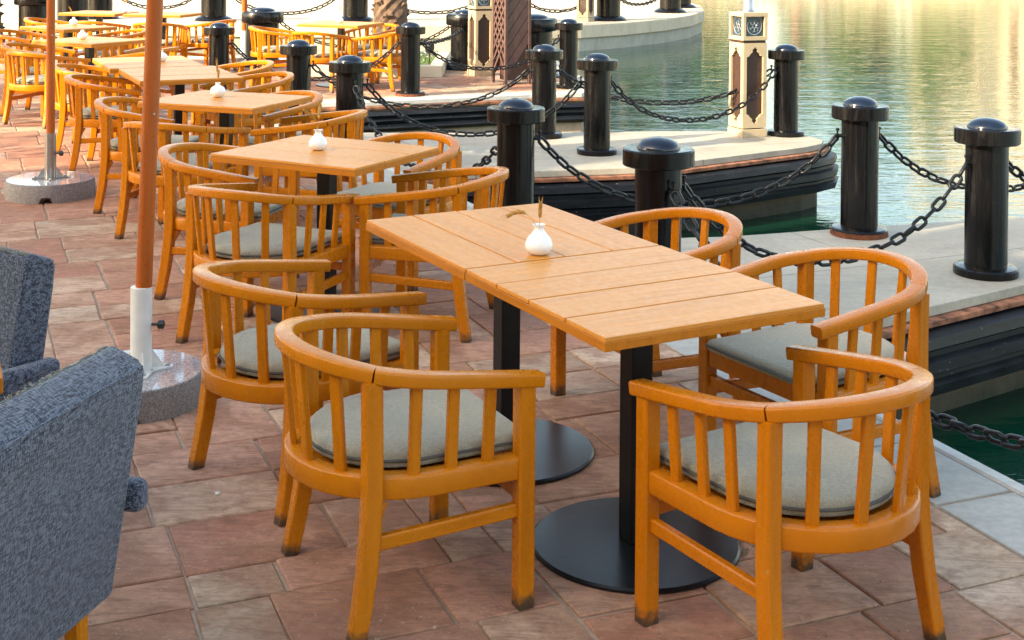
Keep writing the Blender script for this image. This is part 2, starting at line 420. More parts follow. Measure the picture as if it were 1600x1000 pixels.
# jetties: deck slab, rust coloured trim, ribbed rubber fender, stone wall below
def jetty(name, near, far, kinds=None):
    poly = near+far
    root = MB().prism(poly, -.05, 0).build(name, 'deck_concrete', bevel=.005); tag(root, kind='structure')
    L = near+far[:3]
    def ring(off, z, prof, mat, nm, LL=None):
        mm = MB(); pts = offset_line(LL or L, -off); mm.sweep([(x, y, z) for x, y in pts], prof); o = mm.build(nm, mat, root, smooth=40); return o
    ring(.004, -.067, rrect(.10, .030, .004), 'rust_trim', 'trim')
    prof = [(-.10, .12), (.02, .12), (.065, .105), (.075, .06), (.045, .04), (.045, .015), (.085, 0), (.085, -.05), (.05, -.07), (.05, -.09), (.09, -.105), (.075, -.155), (.02, -.17), (-.10, -.17)]
    ring(.045, -.215, prof, 'rubber', 'fender')
    w_ = MB(); sh = offset_line(poly+[poly[0]], .05)[:-1]; w_.prism(sh, -1.2, -.055).build('stone_wall', 'wet_stone', root)
    return root
jetty('boat_jetty', [(.75, 5.42), (1.28, 5.80), (1.94, 6.26), (2.60, 6.72), (3.6, 7.4), (4.6, 8.05), (5.1, 8.5), (5.28, 8.9)], [(5.15, 9.3), (4.7, 9.35), (4.2, 9.0), (3.3, 8.42), (2.07, 8.05), (1.28, 7.78), (.2, 7.62)])
jetty('boat_jetty', [(-1.05, 9.82), (-.47, 9.85), (.25, 9.98), (.99, 10.17), (1.84, 10.78), (2.5, 11.26), (2.68, 11.46), (2.74, 11.66)], [(2.68, 11.88), (2.5, 12.05), (2.25, 12.18), (1.77, 12.2), (.93, 12.08), (-.5, 11.93), (-1.75, 11.9)])
# quay front: fender band and wall under the terrace edge
mb = MB(); mb.sweep([(x, y, -.2) for x, y in offset_line(rim_line[9:15], -.04)], [(-.08, .10), (.03, .10), (.06, .06), (.03, .03), (.06, 0), (.03, -.04), (.05, -.08), (.0, -.12), (-.08, -.12)])
tag(mb.build('quay_fender', 'rubber', smooth=40), kind='structure')
mb = MB(); mb.sweep([(x, y, -.065) for x, y in offset_line(rim_line[9:15], -.02)], rrect(.05, .035, .006))
tag(mb.build('quay_trim', 'rust_trim'), kind='structure')
# far promenade across the channel
prom = [(-40, 27.7), (-10, 27.5), (1.4, 27.55), (2.5, 29.2), (3.9, 32.0), (4.85, 35), (5.35, 38.5), (5.4, 42), (4.6, 46), (2, 50), (-6, 54), (-40, 56)]
prom = [(-40, 27.7), (-10, 27.5), (0, 27.4), (1.45, 27.75), (2.45, 28.8), (3.5, 30.3), (4.35, 32.1), (4.95, 34.2), (5.25, 36.8), (5.2, 40), (4.3, 44), (1, 48), (-8, 51), (-40, 52)]
pr = MB().prism(prom, -.28, 0).build('promenade', 'promenade', bevel=.02); tag(pr, kind='structure')
o = MB().prism(offset_line(prom+[prom[0]], .06)[:-1], -1.2, -.28).build('promenade_wall', 'quay_wall', pr)
# sand coloured spit at the far right
mb = MB(); mb.prism([(17.5, 43), (20, 40.8), (24, 39.5), (60, 36), (60, 47), (24, 46), (19, 45)], -1.2, -.15)
tag(mb.build('far_pier', 'promenade', bevel=.1), kind='structure')
# opposite bank
mb = MB(); mb.prism([(-60, 84), (-20, 82), (20, 80), (60, 74), (120, 60), (200, 50), (200, 300), (-60, 300)], -1.5, .3)
tag(mb.build('far_bank', 'promenade'), kind='structure')

# ---------------------------------------------------------------- CHAIR
def rail_pt(s, hw, ap, ext=.25, wf=.273):
    """s in [-1,1] along horseshoe from right end to left end; returns x,y"""
    if abs(s) > .5:
        t = (abs(s)-.5)/.5; return (-.05+(ext+.05)*t, math.copysign(hw+(wf-hw)*t**1.4, s))
    ph = s/.5*pi/2
    return (-.05-(ap-.05)*cos(ph), hw*sin(ph))
def rail_z(x): return .588+(.645-.588)*min(1, (.204-x)/.408) if x > -.2 else .645+.028*min(1, (-.2-x)/.14)
def seg_path(s0, s1, n, hw, ap, zf, ext=.25, wf=.273):
    out = []
    for k in range(n+1):
        x, y = rail_pt(s0+(s1-s0)*k/n, hw, ap, ext, wf); out.append((x, y, zf(x)))
    return out
SJ = .5*math.asin(.862)/(pi/2)      # where the rear posts meet the rail
def make_chair():
    r = thing('armchair', (0,0,0), 0, 'x', 'chair')
    rp = rround(.050, .036, .0065)
    for s in (-1, 1):
        MB().sweep(seg_path(s*(SJ+.0012), s*1.0, 14, .288, .340, rail_z), rp).build('arm_rail', 'rail_wood', r, smooth=50)
    MB().sweep(seg_path(-SJ+.0012, SJ-.0012, 30, .288, .340, rail_z), rp).build('back_rail', 'rail_wood', r, smooth=50)
    # seat ring
    sz = lambda x: .362
    MB().sweep(seg_path(-.925, .925, 30, .262, .312, sz, .25, .262), rround(.052, .058, .006, 3)).build('seat_ring', 'rail_wood', r, smooth=50)
    MB().box((.204, 0, .362), (.032, .50, .056)).build('front_apron', 'chair_wood', r, bevel=.003)
    poly = [rail_pt(-.9+1.8*k/24, .245, .295, .2, .245) for k in range(25)]
    MB().prism(poly, .35, .372).build('seat_panel', 'chair_wood', r)
    # cushion: rounded D slab
    m_ = MB(); base = [rail_pt(-.97+1.94*k/40, .232, .278, .275, .232) for k in range(41)]
    # front corners rounded
    base = [(x-.02*max(0, (abs(y)-.19)/.05)**2 if x > .2 else x, y) for x, y in base]
    cx = sum(x for x, y in base)/41
    rings = [(.94, .394), (.988, .397), (1.0, .405), (1.0, .420), (.985, .430), (.94, .438), (.7, .446), (.35, .449)]
    vs_ = []
    for sc, z in rings:
        for x, y in base: vs_.append((cx+(x-cx)*sc, y*sc, z-.004+ .003*sin(9*x)*cos(11*y)*(sc < .95)))
    n = 41; fs_ = [(i*n+k, i*n+(k+1) % n, (i+1)*n+(k+1) % n, (i+1)*n+k) for i in range(len(rings)-1) for k in range(n)]
    fs_ += [tuple(range(n-1, -1, -1)), tuple((len(rings)-1)*n+k for k in range(n))]
    m_.add(vs_, fs_); cu = m_.build('cushion', 'seat_fabric', r, smooth=60)
    for zz in (.404, .428): pass
    MB().tube([(cx+(x-cx)*1.008, y*1.008, .410) for x, y in base], .0042, 6, closed=True).build('piping', 'piping', cu, smooth=60)
    # legs
    for s in (-1, 1):
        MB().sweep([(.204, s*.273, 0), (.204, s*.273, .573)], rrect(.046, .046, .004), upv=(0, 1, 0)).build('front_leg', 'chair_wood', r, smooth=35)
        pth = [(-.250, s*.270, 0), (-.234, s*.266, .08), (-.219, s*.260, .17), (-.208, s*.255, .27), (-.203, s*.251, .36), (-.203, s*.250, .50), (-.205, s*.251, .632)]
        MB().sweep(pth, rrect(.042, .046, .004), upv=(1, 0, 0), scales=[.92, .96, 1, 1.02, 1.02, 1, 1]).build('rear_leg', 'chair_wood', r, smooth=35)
        MB().sweep([(.182, s*.270, .252), (-.20, s*.258, .232)], rrect(.024, .036, .004)).build('side_stretcher', 'stretcher_wood', r, smooth=35)
        MB().sweep([(-.17, s*.235, .325), (-.205, s*.247, .26)], rrect(.022, .03, .003), upv=(0, 1, 0)).build('bracket', 'chair_wood', r)
        for x in (.105, .003, -.098):
            y0 = rail_pt(s*.7, .262, .312, .25, .262)[1]; y1 = rail_pt(s*.75, .288, .34)[1]
            MB().sweep([(x, y0, .385), (x, y1*.985, rail_z(x)-.014)], rrect(.017, .031, .003), upv=(1, 0, 0)).build('slat', 'chair_wood', r, smooth=35)
    MB().box((.204, 0, .285), (.024, .50, .034)).build('front_stretcher', 'stretcher_wood', r, bevel=.003)
    for ph in (-39, -13.5, 13.5, 39):
        a_ = R(ph); x0, y0 = -.05-(.312-.05)*cos(a_), .262*sin(a_); x1, y1 = -.05-(.34-.05)*cos(a_), .288*sin(a_)
        mm = MB(); t = Vector((sin(a_)*.29, cos(a_)*.288)).normalized()
        path = [Vector((x0, y0, .385)), Vector((x1, y1, rail_z(x1)-.014))]
        mm.sweep(path, rrect(.017, .031, .003) , upv=(t.x, t.y, 0)).build('slat', 'chair_wood', r, smooth=35)
    return r
CH = [
 # x, y, angle, label, group
 (-.264, 3.572, 26.5, 'yellow-orange armchair nearest the camera on the left, turned towards the long double table', 'T1'),
 (.692, 3.320, 123.1, 'orange slatted armchair at the near end of the double table, in the lower right corner', 'T1'),
 (-.646, 4.254, 40.7, 'armchair directly behind the nearest left chair, on the umbrella side of the double table', 'T1'),
 (.968, 4.230, 211.0, 'armchair between the double table and the water, behind the chair at its near end', 'T1'),
 (.50, 4.90, 210, 'armchair tucked under the far right side of the double table, before the nearest black bollard', 'T1'),
 (-.37, 6.00, 168, 'armchair just beyond the far end of the double table, its open arms pointing left', 'T2'),
 (-.60, 6.82, 238, 'armchair between the second table and the water, half hidden by the tabletop', 'T2'),
 (-1.04, 5.75, 64, 'armchair with slatted back to the camera at the near side of the second table', 'T2'),
 (-1.36, 6.53, -14, 'armchair just right of the front umbrella pole, its arm passing behind the chair in front', 'T2'),
 (-1.90, 7.75, 72, 'armchair half hidden behind the front umbrella pole, back to the camera at the third table', 'T3'),
 (-2.29, 8.52, -8, 'armchair left of the third table, between the two umbrella poles', 'T3'),
 (-1.23, 8.04, 171, 'armchair right of the third table, its open arms pointing left behind the wheat vase', 'T3'),
 (-1.60, 8.80, 228, 'armchair wrapped round the far right corner of the third table', 'T3'),
 (-3.39, 10.90, 4, 'armchair left of the sunlit fourth table, its top rail touched by the sun', 'T4'),
 (-2.98, 10.02, 4, 'shaded armchair left of the fourth table, nearer than the sunlit one', 'T4'),
 (-2.35, 11.15, 215, 'sunlit armchair behind the right side of the fourth table, next to the small black bollard', 'T4'),
 (-2.02, 10.16, 215, 'armchair at the near right side of the fourth table, in front of two black bollards', 'T4'),
 (-4.62, 13.05, -5, 'armchair at the left end of the fifth table, behind the far umbrella pole', 'T5'),
 (-4.30, 12.33, 60, 'sunlit armchair with its back to the camera at the near side of the fifth table', 'T5'),
 (-3.55, 12.75, 165, 'armchair at the right end of the fifth table, seen between the two umbrella poles', 'T5'),
 (-3.95, 13.55, 240, 'armchair behind the fifth table, between it and the sixth table', 'T5'),
 (-5.48, 14.95, -10, 'sunlit armchair cut by the left edge of the photo, beside the sixth table', 'T6'),
 (-4.50, 15.15, 215, 'armchair at the right of the sixth table with its rail curving round the corner', 'T6'),
 (-5.95, 17.3, 0, 'armchair at the left end of the farthest table, in front of the wide black drum', 'T7'),
 (-4.45, 16.85, 88, 'small armchair with its back to the camera at the near side of the farthest table', 'T7'),
 (-3.95, 17.35, 160, 'armchair at the right end of the farthest table, left of the small black bollard', 'T7'),
 (-5.25, 17.0, 75, 'armchair before the left half of the farthest table, mostly hidden by the sixth table', 'T7'),
 (-2.78, 15.95, 5, 'sunlit armchair at the left of the separate table near the palm trunk', 'T8'),
 (-2.19, 15.33, 70, 'sunlit armchair with its back to the camera at the separate table near the palm trunk', 'T8'),
 (-1.52, 15.49, 166, 'sunlit armchair at the right of the separate table, behind the chain of the bollard', 'T8'),
 (-1.72, 16.35, 235, 'armchair at the far side of the separate table, just in front of the palm trunk', 'T8'),
]
GR = {'T1': 'armchairs round the long double table', 'T2': 'armchairs round the second table', 'T3': 'armchairs round the third table', 'T4': 'armchairs round the fourth table',
      'T5': 'armchairs round the fifth table', 'T6': 'armchairs round the sixth table', 'T7': 'armchairs round the farthest table', 'T8': 'armchairs round the table by the palm'}
proto = make_chair()
for i, (x, y, a_, lab, g) in enumerate(CH):
    o = proto if i == 0 else copy_tree(proto)
    o.location = (x, y, 0); o.rotation_euler = (0, 0, R(a_)); o['label'] = lab; o['group'] = 'wooden armchairs on the terrace'
    cv = [0, .30, .12, .22, .25][i] if i < 5 else random.Random(i*5).uniform(0, .35)
    for ch_ in o.children: ch_.color = (1-cv, 1-cv, 1-cv, 1)

# ---------------------------------------------------------------- TABLES
def make_table(lx, wy, planks, along_x, label, h=.74, thick=.036, g=.0058):
    r = thing('cafe_table', (0,0,0), 0, label, 'table', 'wooden cafe tables on black pedestals')
    m_ = MB(); m2 = MB()
    L, W = (lx, wy) if along_x else (wy, lx)
    # border frame + planks
    rr = random.Random(planks*7+int(lx*100))
    ws = [1+rr.uniform(-.04, .04) for _ in range(planks)]; s_ = sum(ws); y = -W/2
    for w_ in ws:
        ww = W*w_/s_; c_ = y+ww/2; dz = rr.uniform(-.0008, .0008)
        if along_x: m_.box((0, c_, h-.006+dz), (L-.004, ww-g, .012))
        else: m_.box((c_, 0, h-.006+dz), (ww-g, L-.004, .012))
        y += ww
    top = m_.build('tabletop', 'table_wood' if along_x else 'table_wood_cross', r, bevel=.0015)
    MB().box((0, 0, h-.0165), (lx-.012, wy-.012, .009)).build('underlay', 'plank_gap', top)
    for (cx_, cy_, dx, dy) in ((0, wy/2-.011, lx, .022), (0, -wy/2+.011, lx, .022), (lx/2-.011, 0, .022, wy-.044), (-lx/2+.011, 0, .022, wy-.044)):
        m2.box((cx_, cy_, h-.0125-(thick-.0125)/2), (dx, dy, thick-.0125))
    m2.build('edge_frame', 'table_edge_wood', r, bevel=.0015)
    MB().box((0, 0, h-.033), (.36, .36, .01)).build('mounting_plate', 'table_iron', r)
    MB().box((0, 0, (h-.04)/2+.01), (.07, .07, h-.055)).build('pedestal', 'table_iron', r, bevel=.006)
    MB().lathe([(.0, .0), (.292, .0), (.296, .004), (.296, .010), (.290, .015), (.06, .019), (0, .019)], 64).build('foot_disc', 'table_iron', r, smooth=30)
    return r
def T(o, x, y, a_): o.location = (x, y, 0); o.rotation_euler = (0, 0, R(a_))
la = Vector((cos(R(-61.68)), sin(R(-61.68)))); wa = Vector((-la.y, la.x)); A_ = Vector((-.503, 4.633))
c1 = A_+la*.39+wa*.352; c2 = A_+la*(.78+.39)+wa*.352
T(make_table(.776, .704, 4, True, 'far half of the long double table, with planks running lengthwise'), c1.x, c1.y, -61.7)
T(make_table(.776, .704, 4, False, 'near half of the long double table, with planks running crosswise'), c2.x, c2.y, -61.7)
tA = make_table(.80, .70, 3, True, 'square wooden table with a white vase, second from the camera'); T(tA, -.85, 6.17, -28.2)
def cpT(lab, x, y, a_):
    o = copy_tree(tA); T(o, x, y, a_); o['label'] = lab
cpT('third square wooden table, its left corner hidden behind the front umbrella pole', -1.74, 8.155, -21)
tB = make_table(.95, .72, 3, False, 'shaded near half of the fourth table, between the two umbrella poles'); T(tB, -2.425, 9.73, 115)
o = copy_tree(tB); T(o, -2.895, 10.60, 115); o['label'] = 'sunlit far half of the fourth table, its bright edge beside the far umbrella pole'
cpT('fifth table, its white vase just right of the far umbrella pole', -4.07, 12.85, -29.5)
cpT('sixth table with a sunlit yellow front edge and round white vase', -4.92, 14.80, -36)
cpT('left half of the farthest table in the top left corner', -5.50, 17.78, -11)
cpT('right half of the farthest table, beside the front umbrella pole', -4.60, 17.60, -11)
cpT('separate sunlit table on the far terrace, in front of the palm trunk', -2.02, 15.80, -21)

# ---------------------------------------------------------------- VASES
def vase(x, y, label, squat=False, stems=0, seed=1):
    r = thing('vase', (x, y, .7405), seed-1, label, 'vase', 'small white vases on the tables')
    if squat: pf = [(0, 0), (.020, 0), (.034, .008), (.046, .026), (.0475, .040), (.040, .058), (.022, .070), (.0145, .075), (.0135, .083), (.018, .090), (.0155, .090), (.0115, .083), (.011, .07)]
    else: pf = [(0, 0), (.020, 0), (.033, .006), (.0425, .020), (.0435, .032), (.037, .050), (.023, .066), (.0165, .075), (.0145, .083), (.016, .090), (.020, .094), (.0175, .094), (.013, .087), (.012, .075)]
    MB().lathe(pf, 36, cap=False).build('vessel', 'ceramic', r, smooth=50)
    rr = random.Random(seed); h = .09 if squat else .094
    for k in range(stems):
        a_ = rr.uniform(0, 6.28) if seed != 1 else (2.75, .9)[k % 2]
        le = (.105, .075)[k] if seed == 1 else rr.uniform(.09, .16); lean = (.85, .12)[k] if seed == 1 else rr.uniform(.1, .5)
        P = []
        for t in range(9):
            q_ = t/8
            if seed == 1:
                if k == 0: P.append((-.092*q_**1.35, .01*q_, h-.03+.066*sin(q_*2.15)))
                else: P.append((.004*q_, .002*q_, h-.03+.090*q_))
                continue
            P.append((cos(a_)*lean*le*(q_**1.6), sin(a_)*lean*le*(q_**1.6), h-.02+le*(q_-.45*lean*q_**2.6)))
        m_ = MB(); m_.tube(P, .0009, 5); st = m_.build('dried_stem', 'dry_straw', r)
        e = MB()
        for t in range(14):
            q_ = .55+.45*t/13; i = min(7, int(q_*8)); fr = q_*8-i; b = Vector(P[i]).lerp(Vector(P[i+1]), fr)
            d = (Vector(P[i+1])-Vector(P[i])).normalized()
            for s in (-1, 1):
                sd = d.cross(Vector((0, 0, 1)))
                if sd.length < .1: sd = Vector((cos(a_+1.57), sin(a_+1.57), 0))
                sd = sd.normalized()*s
                if t % 2: sd = sd.cross(d)
                tip = b+d*.012+sd*.0048; e.tube([b, b.lerp(tip, .5)+sd*.001, tip], .0034, 5, scales=[.5, 1.1, .2])
                e.tube([tip, tip+d*.017+sd*.004], .0003, 3)
        e.build('seed_head', 'dry_straw', st, smooth=60)
    return r
vase(.0905, 4.135, 'white pear-shaped vase with two dried wheat ears on the long double table', stems=2, seed=1)
VP = [(-.893, 6.175, 'white pear-shaped vase with thin dried stems on the second table', False, 3, 5), (-1.813, 8.235, 'round white vase with a dried sprig on the third table', True, 2, 8),
      (-2.79, 10.62, 'round white vase hidden behind the front umbrella pole on the fourth table', True, 0, 3), (-4.16, 12.92, 'squat round white vase on the fifth table right of the far umbrella pole', True, 0, 4),
      (-4.93, 15.0, 'round white vase with a dried sprig on the sixth table', True, 1, 6), (-5.12, 17.62, 'small white vase with a dried stem on the farthest table', False, 2, 9),
      (-2.04, 15.83, 'small white vase with a single dried stem on the separate table by the palm', False, 1, 12)]
for x, y, lab, sq, st, sd in VP: vase(x, y, lab, sq, st, sd)

# ---------------------------------------------------------------- BOLLARDS AND CHAINS
def make_bollard(hooks):
    r = thing('bollard', (0,0,0), 0, 'x', 'bollard', 'slim black capped bollards')
    MB().lathe([(0, 0), (.160, 0), (.163, .006), (.163, .036), (.155, .044), (.118, .05), (0, .05)], 48).build('base_flange', 'black_paint', r, smooth=35)
    MB().lathe([(0, .045), (.108, .045), (.108, .69), (0, .69)], 48).build('shaft', 'black_paint', r, smooth=35)
    MB().lathe([(0, .686), (.160, .686), (.166, .692), (.166, .760), (.160, .766), (.104, .767), (0, .767)], 48).build('cap', 'black_paint', r, smooth=35)
    MB().lathe([(.102, .762)]+[(.102*cos(R(k*9)), .766+.052*sin(R(k*9))) for k in range(0, 10)]+[(0, .818)], 40).build('dome', 'black_cap', r, smooth=50)
    return r
def make_drum():
    r = thing('bollard', (0,0,0), 0, 'x', 'bollard', 'thick black drum bollards')
    MB().lathe([(0, 0), (.33, 0), (.335, .02), (.31, .05), (.23, .09), (0, .09)], 48).build('base_flange', 'black_paint', r, smooth=40)
    MB().lathe([(0, .07), (.222, .07), (.222, .58), (.26, .60), (0, .60)], 48).build('shaft', 'black_paint', r, smooth=35)
    MB().lathe([(0, .595), (.275, .595), (.285, .61), (.285, .72), (.27, .745), (.17, .757), (0, .757)], 48).build('cap', 'black_paint', r, smooth=35)
    MB().lathe([(.17, .752)]+[(.17*cos(R(k*9)), .755+.05*sin(R(k*9))) for k in range(0, 10)]+[(0, .805)], 40).build('dome', 'black_cap', r, smooth=50)
    return r
BP = {
 'a': (.684, 6.15, 'thick-looking nearest black bollard at the terrace edge, right behind the double table'),
 'b': (.03, 7.63, 'black bollard at the terrace edge behind the far corner of the double table, second nearest'),
 'c': (-1.265, 10.45, 'black bollard at the terrace edge with three chains leaving its right side'),
 'd': (-1.925, 12.05, 'black bollard at the terrace edge in front of the sunlit chairs of the separate table'),
 'e': (-3.18, 14.5, 'smallest black bollard at the terrace edge, left of the slim white-footed far pole'),
 'f': (2.483, 6.934, 'black bollard on the nearest jetty closest to the right edge of the photo'),
 'g': (2.065, 7.866, 'black bollard with a rusty base on the nearest jetty, at its far side'),
 'h': (.701, 10.816, 'black bollard on the middle jetty in front of the green water'),
 'i': (2.47, 11.95, 'black bollard at the tip of the middle jetty, beside the cream lamp post'),
 'j': (.291, 11.723, 'black bollard on the middle jetty standing just right of the lattice tower'),
 'k': (.677, 15.74, 'black bollard at the end of the far quay, right of the lattice tower'),
 'l': (-1.122, 14.828, 'black bollard on the far quay in front of the palm planter'),
 'm': (4.15, 8.72, 'black bollard at the tip of the nearest jetty, outside the photo on the far side'),
 'n': (4.3, 7.98, 'black bollard at the tip of the nearest jetty, outside the photo on the near side'),
 'q': (2.0, 3.15, 'black bollard at the terrace edge outside the lower right of the photo'),
}
pb = None
for k, (x, y, lab) in BP.items():
    if pb is None: pb = make_bollard(0); o = pb
    else: o = copy_tree(pb)
    o.location = (x, y, 0); o.rotation_euler = (0, 0, random.random()*6); o['label'] = lab
for (x, y) in ((BP['g'][0], BP['g'][1]), (BP['l'][0], BP['l'][1])):
    host = [q_ for q_ in col.objects if q_.name.startswith('bollard') and q_.parent is None and abs(q_.location.x-x) < .01][0]
    MB().lathe([(.150, .002), (.1685, .002), (.1675, .012), (.1645, .022), (.1635, .030), (.150, .030)], 48, cap=False).build('rust_stain', 'rust', host, smooth=40)
DP = {
 'A': (-3.40, 18.2, 1, 'thick black drum bollard on the terrace behind the slim far pole'),
 'B': (-.60, 18.0, 1, 'thick black drum bollard on the terrace behind the cream lamp post and lattice tower'),
 'C': (.30, 17.0, 1, 'thick black drum bollard showing right of the lattice tower'),
 'D': (-7.7, 21.5, 1.1, 'wide black drum bollard in the top left corner beside the palm trunk'),
 'E': (-8.1, 24.6, 1.25, 'tall black bollard in the top left behind the farthest table'),
 'F': (-3.35, 28.6, 1.2, 'black bollard on the promenade above the separate table'),
 'G': (-.14, 28.6, 1.2, 'black bollard on the promenade hidden behind the lattice tower'),
 'H': (2.15, 29.6, 1.2, 'black bollard on the promenade right of the slim far lamp post'),
 'I': (3.95, 33.2, 1.2, 'black bollard near the rounded tip of the promenade'),
 'J': (4.55, 35.8, 1.2, 'farthest black bollard at the tip of the promenade'),
 'K': (-6.35, 28.4, 1.2, 'black bollard on the promenade above the chair right of the farthest table'),
 'L': (-8.9, 28.8, 1.2, 'black bollard on the promenade with a chain, above the farthest table'),
}
pd = None
for k, (x, y, s, lab) in DP.items():
    if pd is None: pd = make_drum(); o = pd
    else: o = copy_tree(pd)
    if k == 'D': y = 21.5
    o.location = (x, y, 0); o.scale = (s, s, s); o['label'] = lab
ctr = {k: Vector((v[0], v[1])) for k, v in BP.items()}; rad = {k: .108 for k in BP}
for k, v in DP.items(): ctr[k] = Vector((v[0], v[1])); rad[k] = .222*v[2]
def link_verts(m_, c, t, n, L, W, wr):
    sd = n; u = t; P = []
    h = (L-W)/2
    for k in range(8): a_ = -pi/2+pi*k/7; P.append(c+u*(h+cos(a_)*(W/2-wr))+sd*(sin(a_)*(W/2-wr)))
    for k in range(8): a_ = pi/2+pi*k/7; P.append(c+u*(-h+cos(a_)*(W/2-wr))+sd*(sin(a_)*(W/2-wr)))
    m_.tube(P, wr, 7, closed=True, upv=tuple(u.cross(sd)))
nch = [0]
def chain(a, b, zlow, label, za=.585, zb=.585, side=0, sc=1):
    A, B = ctr[a], ctr[b]; d = (B-A).normalized()
    p0 = A+d*(rad[a]+.03); p1 = B-d*(rad[b]+.03)
    n = 90; span = (p1-p0).length; pts = []
    sag = (za+zb)/2-zlow
    for i in range(n+1):
        t = i/n; q_ = p0.lerp(p1, t)
        # catenary-like
        kk = 2.2; cat = (math.cosh(kk*(2*t-1))-1)/(math.cosh(kk)-1)
        pts.append(Vector((q_.x, q_.y, za+(zb-za)*t-sag*(1-cat))))
    cum = [0]
    for i in range(n): cum.append(cum[-1]+(pts[i+1]-pts[i]).length)
    pitch = .076*sc; N = max(3, round(cum[-1]/pitch)); m_ = MB(); rr = random.Random(N+int(A.x*100))
    for k in range(N):
        s_ = (k+.5)*cum[-1]/N; i = max(j for j in range(n) if cum[j] <= s_); fr = (s_-cum[i])/(cum[i+1]-cum[i]); c_ = pts[i].lerp(pts[i+1], fr)
        t_ = (pts[i+1]-pts[i]).normalized(); side_ = t_.cross(Vector((0, 0, 1))).normalized(); upn = side_.cross(t_)
        a_ = (pi/4 if k % 2 else -pi/4)+rr.uniform(-.25, .25)
        link_verts(m_, c_, t_, (side_*cos(a_)+upn*sin(a_)).normalized(), .097*sc, .057*sc, .0092*sc)
    me = m_.mesh('chain'); org = pts[0]
    for v in me.vertices: v.co -= org
    o = link('chain', me, 'chain_iron', None, smooth=60); o.location = org
    tag(o, label, 'chain', 'black iron chains between the bollards')
    for (P, dd, kk) in ((p0, -d, a), (p1, d, b)):
        z = za if P is p0 else zb
        h = MB(); q_ = Vector((P.x, P.y, z)); D3 = Vector((dd.x, dd.y, 0))
        h.tube([q_+D3*.04, q_-D3*.002], .011*sc, 8); h.tube([q_+Vector((0, 0, -.03*sc)), q_+Vector((0, 0, .035*sc))], .006*sc, 6)
        h.lathe([(0, -.01), (.011*sc, -.006), (.011*sc, .006), (0, .01)], 8, (q_.x, q_.y, q_.z+.038*sc))
        me = h.mesh('shackle')
        for v in me.vertices: v.co -= org
        link('shackle', me, 'chain_iron', o, smooth=40)
chain('a', 'f', .155, 'chain sagging from the nearest terrace bollard to the jetty bollard at the right edge')
chain('b', 'g', .19, 'chain from the second terrace bollard to the rusty-based jetty bollard, hanging before the middle jetty')
chain('g', 'm', .20, 'chain leaving the rusty-based jetty bollard to the right, passing behind the next bollard')
chain('f', 'n', .30, 'chain leaving the rightmost bollard and running out of the picture at the right')
chain('a', 'q', .12, 'chain hanging low over the dark water at the lower right, behind the nearest right chair')
chain('c', 'b', .16, 'chain along the terrace edge between the two bollards above the second table')
chain('c', 'h', .175, 'chain across the gap to the middle jetty bollard in front of the green water')
chain('h', 'i', .205, 'longest chain along the near side of the middle jetty, ending at its tip bollard')
chain('j', 'i', .295, 'chain along the far side of the middle jetty, vanishing behind the cream lamp post')
chain('d', 'j', .24, 'chain from the fourth terrace bollard to the middle jetty bollard by the lattice tower')
chain('l', 'k', .26, 'chain along the far quay passing in front of the lattice tower')
chain('e', 'l', .19, 'chain along the far quay in front of the separate table and its chairs')
chain('l', 'B', .5, 'short taut chain rising from the far quay bollard to the drum bollard', zb=.56)
chain('A', 'B', .25, 'chain behind the separate table between two drum bollards', za=.6, zb=.56)
for (p, q_, z, lab) in (('K', 'F', .16, 'far chain on the promenade above the farthest drum, left of the tall shaft'), ('F', 'G', .19, 'far chain on the promenade right of the palm trunk'), ('G', 'H', .22, 'far chain on the promenade right of the lattice tower'),
                        ('H', 'I', .28, 'far chain on the promenade between the two bollards near its tip'), ('I', 'J', .4, 'farthest short chain at the promenade tip'), ('L', 'K', .25, 'far chain in the top left of the promenade')):
    chain(p, q_, z, lab, za=.62, zb=.62, sc=1.7)

# ---------------------------------------------------------------- UMBRELLA POLES
def disc_base(parent, rad_, h, mat='granite'):
    seg = 96; m_ = MB(); vs_ = []; prof = [(1.0, 0), (1.01, .3), (1.0, .8), (.985, .97), (.97, 1.0)]
    def notch(k):
        a_ = k/seg*4+.35; f_ = a_-int(a_); return .42 < f_ < .60
    for (q_, z) in prof:
        for k in range(seg):
            zz = z*h
            if z == 0 and notch(k): zz = .32*h
            if z == .3 and notch(k): zz = .34*h
            rr = rad_*q_*(1+.006*sin(k*2.3)*(z < .9)); vs_.append((rr*cos(2*pi*k/seg), rr*sin(2*pi*k/seg), zz))
    fs_ = [(i*seg+k, i*seg+(k+1) % seg, (i+1)*seg+(k+1) % seg, (i+1)*seg+k) for i in range(4) for k in range(seg)]
    m_.add(vs_, fs_, 1); m_.add([vs_[4*seg+k] for k in range(seg)], [tuple(range(seg))], 0); m_.add([vs_[k] for k in range(seg)], [tuple(range(seg-1, -1, -1))], 1)
    return m_.build('stone_base', [mat, 'granite_rough'], parent, smooth=30)
